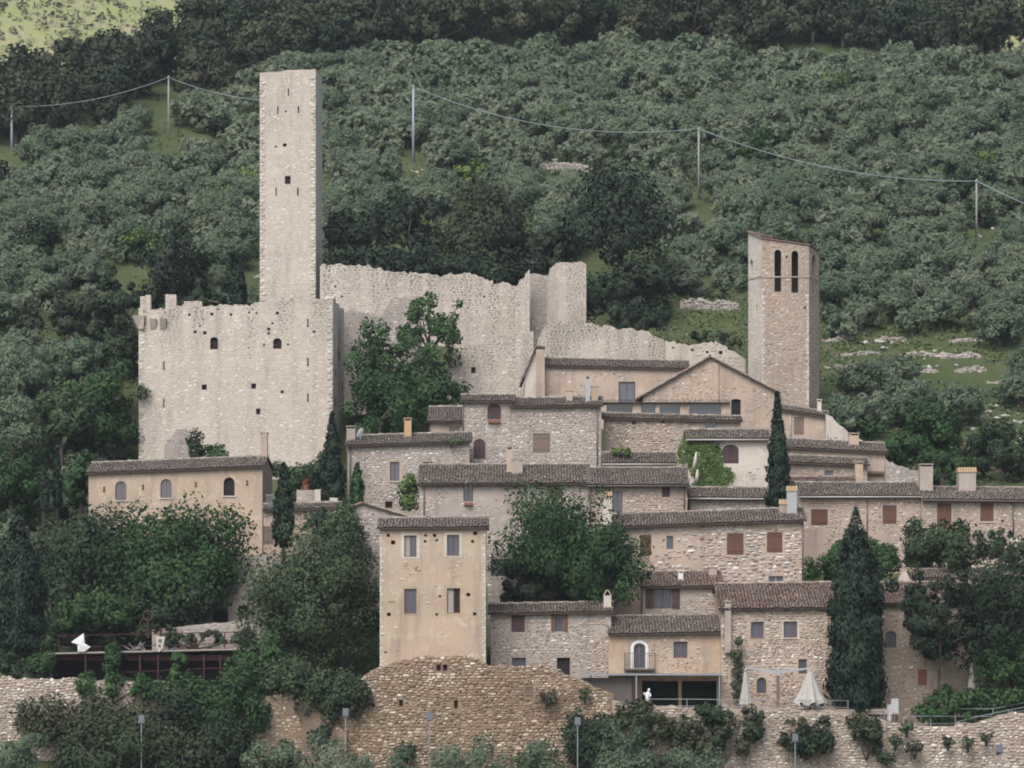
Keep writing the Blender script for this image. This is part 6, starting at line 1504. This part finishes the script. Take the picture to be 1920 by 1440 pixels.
B('shrub', 'dry brownish shrubs clothing the wall below the terrace', 'shrub', [(1190, 1335, 50, 22), (1240, 1360, 40, 25), (1160, 1350, 30, 22), (1210, 1385, 35, 20)], 248.8, 'dry', 513, 0.9)
B('shrub', 'tall dark shrub below the closed narrow umbrella', 'shrub', [(1340, 1345, 30, 24), (1350, 1380, 22, 30), (1330, 1330, 24, 16)], 248.7, 'darkleaf', 514, 1.2)
B('shrub', 'dark shrub on the wall between the two umbrellas', 'shrub', [(1408, 1345, 24, 18), (1415, 1375, 16, 22)], 248.8, 'darkleaf', 515, 1.2)
B('shrub', 'dry shrub among the wall stones beside the dark shrub', 'shrub', [(1290, 1365, 30, 30), (1275, 1400, 30, 25)], 248.8, 'dry', 516, 0.8)
B('shrub', 'dark round shrub behind the floodlight on the wall', 'shrub', [(1520, 1390, 40, 34), (1480, 1392, 25, 18)], 248.6, 'darkleaf', 517, 1.2)
B('shrub', 'low green tuft growing from the wall below the open umbrella', 'shrub', [(1490, 1352, 32, 8), (1545, 1352, 18, 8)], 249.0, 'dry', 518, 1.0)
B('shrub', 'brown dry shrub hanging below the great cypress', 'shrub', [(1625, 1365, 26, 28), (1640, 1395, 16, 26), (1605, 1355, 16, 16)], 248.8, 'dry', 519, 1.0)
for i, (a, b, r1, r2) in enumerate([(1685, 1385, 14, 18), (1715, 1400, 18, 12), (1700, 1365, 12, 14), (1775, 1388, 14, 9), (1815, 1390, 14, 9), (1850, 1380, 12, 8), (1660, 1420, 18, 14), (760, 1405, 30, 16), (985, 1420, 30, 14), (1230, 1425, 40, 18)]):
    B('shrub', 'small tuft of green growing between the wall stones', 'shrub', [(a, b, r1, r2)], 248.9, 'dry' if i % 2 else 'willow', 520 + i, 0.8, group='tufts on the front wall')
B('hedge', 'bright green clipped hedge behind the sloping railing', 'hedge', [(1770, 1315, 40, 26), (1830, 1312, 45, 26), (1890, 1312, 45, 28), (1742, 1335, 28, 24), (1800, 1340, 60, 20), (1870, 1340, 60, 18), (1950, 1312, 40, 30)], 251.6, 'broad', 535, 1.3)
B('shrub', 'dark leafy bush behind the hedge below the trees', 'bush', [(1870, 1240, 40, 40), (1910, 1230, 40, 45), (1930, 1275, 30, 25)], 251.4, 'broad', 536, 1.2)
# bushes among the houses
B('shrub', 'fresh green vine on the corner of the grey plastered house', 'vine', [(762, 925, 22, 24), (775, 905, 14, 16), (765, 945, 14, 14)], 276.5, 'fresh', 540, 1.3)
B('shrub', 'leafy green shrub on the garden terrace below the keep', 'bush', [(580, 880, 26, 20), (560, 895, 18, 18), (600, 870, 20, 16)], 283, 'willow', 541, 1.1)
B('shrub', 'green shrub growing below the stone wall on a low roof', 'bush', [(1162, 848, 22, 9)], 284.5, 'fresh', 542, 1.2)
B('shrub', 'dark round bush at the foot of the keep', 'bush', [(367, 833, 15, 24), (372, 850, 14, 12)], 299, 'darkleaf', 543, 1.3)
B('shrub', 'low green bush against the keep wall', 'bush', [(410, 850, 26, 14), (395, 845, 14, 12)], 299, 'broad', 544, 1.2)
B('shrub', 'dark bush behind the turret wall', 'bush', [(1200, 610, 50, 18), (1240, 600, 30, 16), (1150, 590, 40, 14)], 318, 'darkleaf', 545, 1.0)
B('shrub', 'yellow lichen tuft on the tiled roof edge', 'shrub', [(845, 826, 24, 4)], 283.2, 'fresh', 546, 0.8, size=0.12)
B('shrub', 'green bush by the corner of the stone house gap', 'bush', [(608, 965, 22, 18), (595, 985, 26, 20), (625, 985, 20, 20)], 263, 'darkleaf', 547, 1.2)
B('shrub', 'creeper climbing between the balcony house and its neighbour', 'creeper', [(1380, 1225, 10, 35), (1382, 1280, 9, 40)], 252.6, 'dry', 548, 1.2)
# olives in front of the wall foot
for i, (a, b, c, d) in enumerate([(-40, 1378, 100, 1500), (90, 1361, 340, 1500), (470, 1376, 570, 1480), (560, 1378, 720, 1500), (780, 1386, 960, 1520), (960, 1398, 1080, 1520), (1110, 1371, 1240, 1500), (1240, 1401, 1420, 1520), (720, 1411, 800, 1520)]):
    T('olive_tree', 'bushy olive tree at the foot of the front wall', 'olive tree', a, b, c, d, 243 + (i % 3), 'olive' if i != 1 else 'willow', 560 + i, 2600, 0.20, 30, group='olives at the foot of the wall', low=-0.8)

# undergrowth trees filling the slope beside the keep and below the ochre house
for i, (a, b, c, d, Y, mt, lb) in enumerate([(-40, 640, 110, 760, 312, 'olive', 'grey green tree on the slope under the brownish oak'), (90, 640, 200, 720, 316, 'olive', 'grey green tree beside the yellow flowering shrub'), (-50, 740, 90, 880, 302, 'olive', 'large grey green tree above the huge cypress'), (60, 720, 170, 850, 303, 'willow', 'loose grey green tree behind the thin cypress pair'),
    (-40, 850, 80, 970, 292, 'broad', 'green tree behind the huge cypress'), (110, 850, 190, 950, 290, 'broad', 'green tree touching the corner of the ochre house'), (180, 600, 265, 720, 312, 'darkleaf', 'dark tree close against the keep corner')]):
    T('broadleaf_tree', lb, 'tree', a, b, c, d, Y, mt, 600 + i, 3600, 0.26, 38, low=-0.95)
B('shrub', 'dark undergrowth beneath the big round tree', 'bush', [(150, 1180, 70, 30), (240, 1185, 60, 25), (300, 1140, 60, 30), (360, 1125, 50, 30), (100, 1200, 30, 22)], 264.5, 'darkleaf', 620, 1.2)
B('shrub', 'weeds growing along the stone parapet behind the deck', 'weeds', [(360, 1200, 40, 9), (430, 1200, 35, 9), (320, 1205, 25, 8)], 260.5, 'willow', 621, 1.0)
B('shrub', 'green bushes on the bank between deck and bushy tree', 'bush', [(465, 1250, 30, 40), (490, 1290, 35, 35), (510, 1220, 30, 40)], 251.5, 'broad', 622, 1.2)
B('shrub', 'dark thicket behind the curtain wall top', 'thicket', [(650, 490, 45, 30), (720, 490, 50, 30), (790, 495, 50, 30), (870, 495, 50, 30), (940, 505, 45, 35), (1000, 500, 30, 25)], 331, 'pine', 623, 1.0, size=0.3)
B('shrub', 'dark thicket at the foot of the stone pines', 'thicket', [(1120, 575, 40, 25), (1180, 580, 40, 25), (1235, 590, 30, 20), (1130, 540, 30, 30)], 326, 'darkleaf', 624, 1.0, size=0.28)
B('shrub', 'dark brushwood on the wall below the umbrella mast', 'shrub', [(1370, 1360, 28, 22), (1330, 1405, 30, 24), (1395, 1395, 22, 20)], 248.5, 'dry', 625, 1.1)
B('shrub', 'dark brushwood below the dark shrub by the floodlight', 'shrub', [(1120, 1420, 50, 25), (1180, 1415, 40, 22)], 248.3, 'darkleaf', 626, 1.1)

B('shrub', 'dark shrub at the foot of the huge cypress', 'bush', [(30, 1250, 35, 22), (70, 1262, 25, 14), (10, 1235, 25, 25)], 251.0, 'darkleaf', 630, 1.2)
B('shrub', 'weeds and shrubs between the keep and the garden wall', 'bush', [(545, 905, 22, 22), (600, 895, 22, 22), (640, 900, 18, 24), (560, 930, 24, 14), (625, 930, 16, 14)], 286, 'broad', 631, 1.2)
B('shrub', 'dark bushes in front of the stone parapet', 'bush', [(330, 1195, 32, 12), (400, 1192, 30, 10), (455, 1195, 30, 16), (300, 1165, 30, 20)], 260.2, 'darkleaf', 632, 1.2)
for i, (a, b, c, d, mt, lb) in enumerate([(1035, 195, 1100, 250, 'fresh', 'yellow green shrub in the olives above the stone terraces'), (1375, 235, 1450, 310, 'broad', 'greener bushy tree in the upper olive grove'), (1110, 205, 1180, 250, 'darkleaf', 'dark shrub in the olives beside the yellow green one'),
    (1430, 345, 1480, 375, 'darkleaf', 'dark thicket among the olives above the bell tower'), (850, 300, 940, 350, 'fresh', 'pale green bush above the wide evergreen oak'), (690, 310, 760, 350, 'willow', 'dull green bush beside the blue grey steel pole'), (1290, 620, 1400, 655, 'willow', 'low weeds on the grass behind the rock wall')]):
    T('broadleaf_tree', lb, 'bush', a, b, c, d, None, mt, 640 + i, 1600, 0.28, 22, low=-0.95)

B('shrub', 'overgrown weeds along the foot of the keep', 'weeds', [(525, 884, 22, 14), (560, 886, 24, 14), (600, 888, 24, 16), (640, 888, 18, 20), (545, 908, 24, 12), (585, 905, 24, 12)], 298, 'willow', 650, 1.1)
B('shrub', 'ivy tuft under the front wall loophole', 'ivy', [(668, 1300, 26, 24), (655, 1330, 18, 20)], 249.3, 'dry', 651, 1.0)
# ------------------------------------------------------------------ the air between the viewer and the hill
hz = obj('haze', G().box(-420, 420, -80, 1300, -32, 420).mesh('haze'), kind='stuff')
hm = bpy.data.materials.new('haze_air'); hm.use_nodes = True
nt = hm.node_tree; nt.nodes.remove(nt.nodes['Principled BSDF'])
pv = nt.nodes.new('ShaderNodeVolumePrincipled'); pv.inputs['Density'].default_value = 0.00008
pv.inputs['Color'].default_value = (0.80, 0.90, 1.0, 1); pv.inputs['Anisotropy'].default_value = 0.1
nt.links.new(pv.outputs[0], nt.nodes['Material Output'].inputs['Volume'])
hz.data.materials.append(hm)
tag(hz, 'thin pale haze in the air over the valley', 'haze')
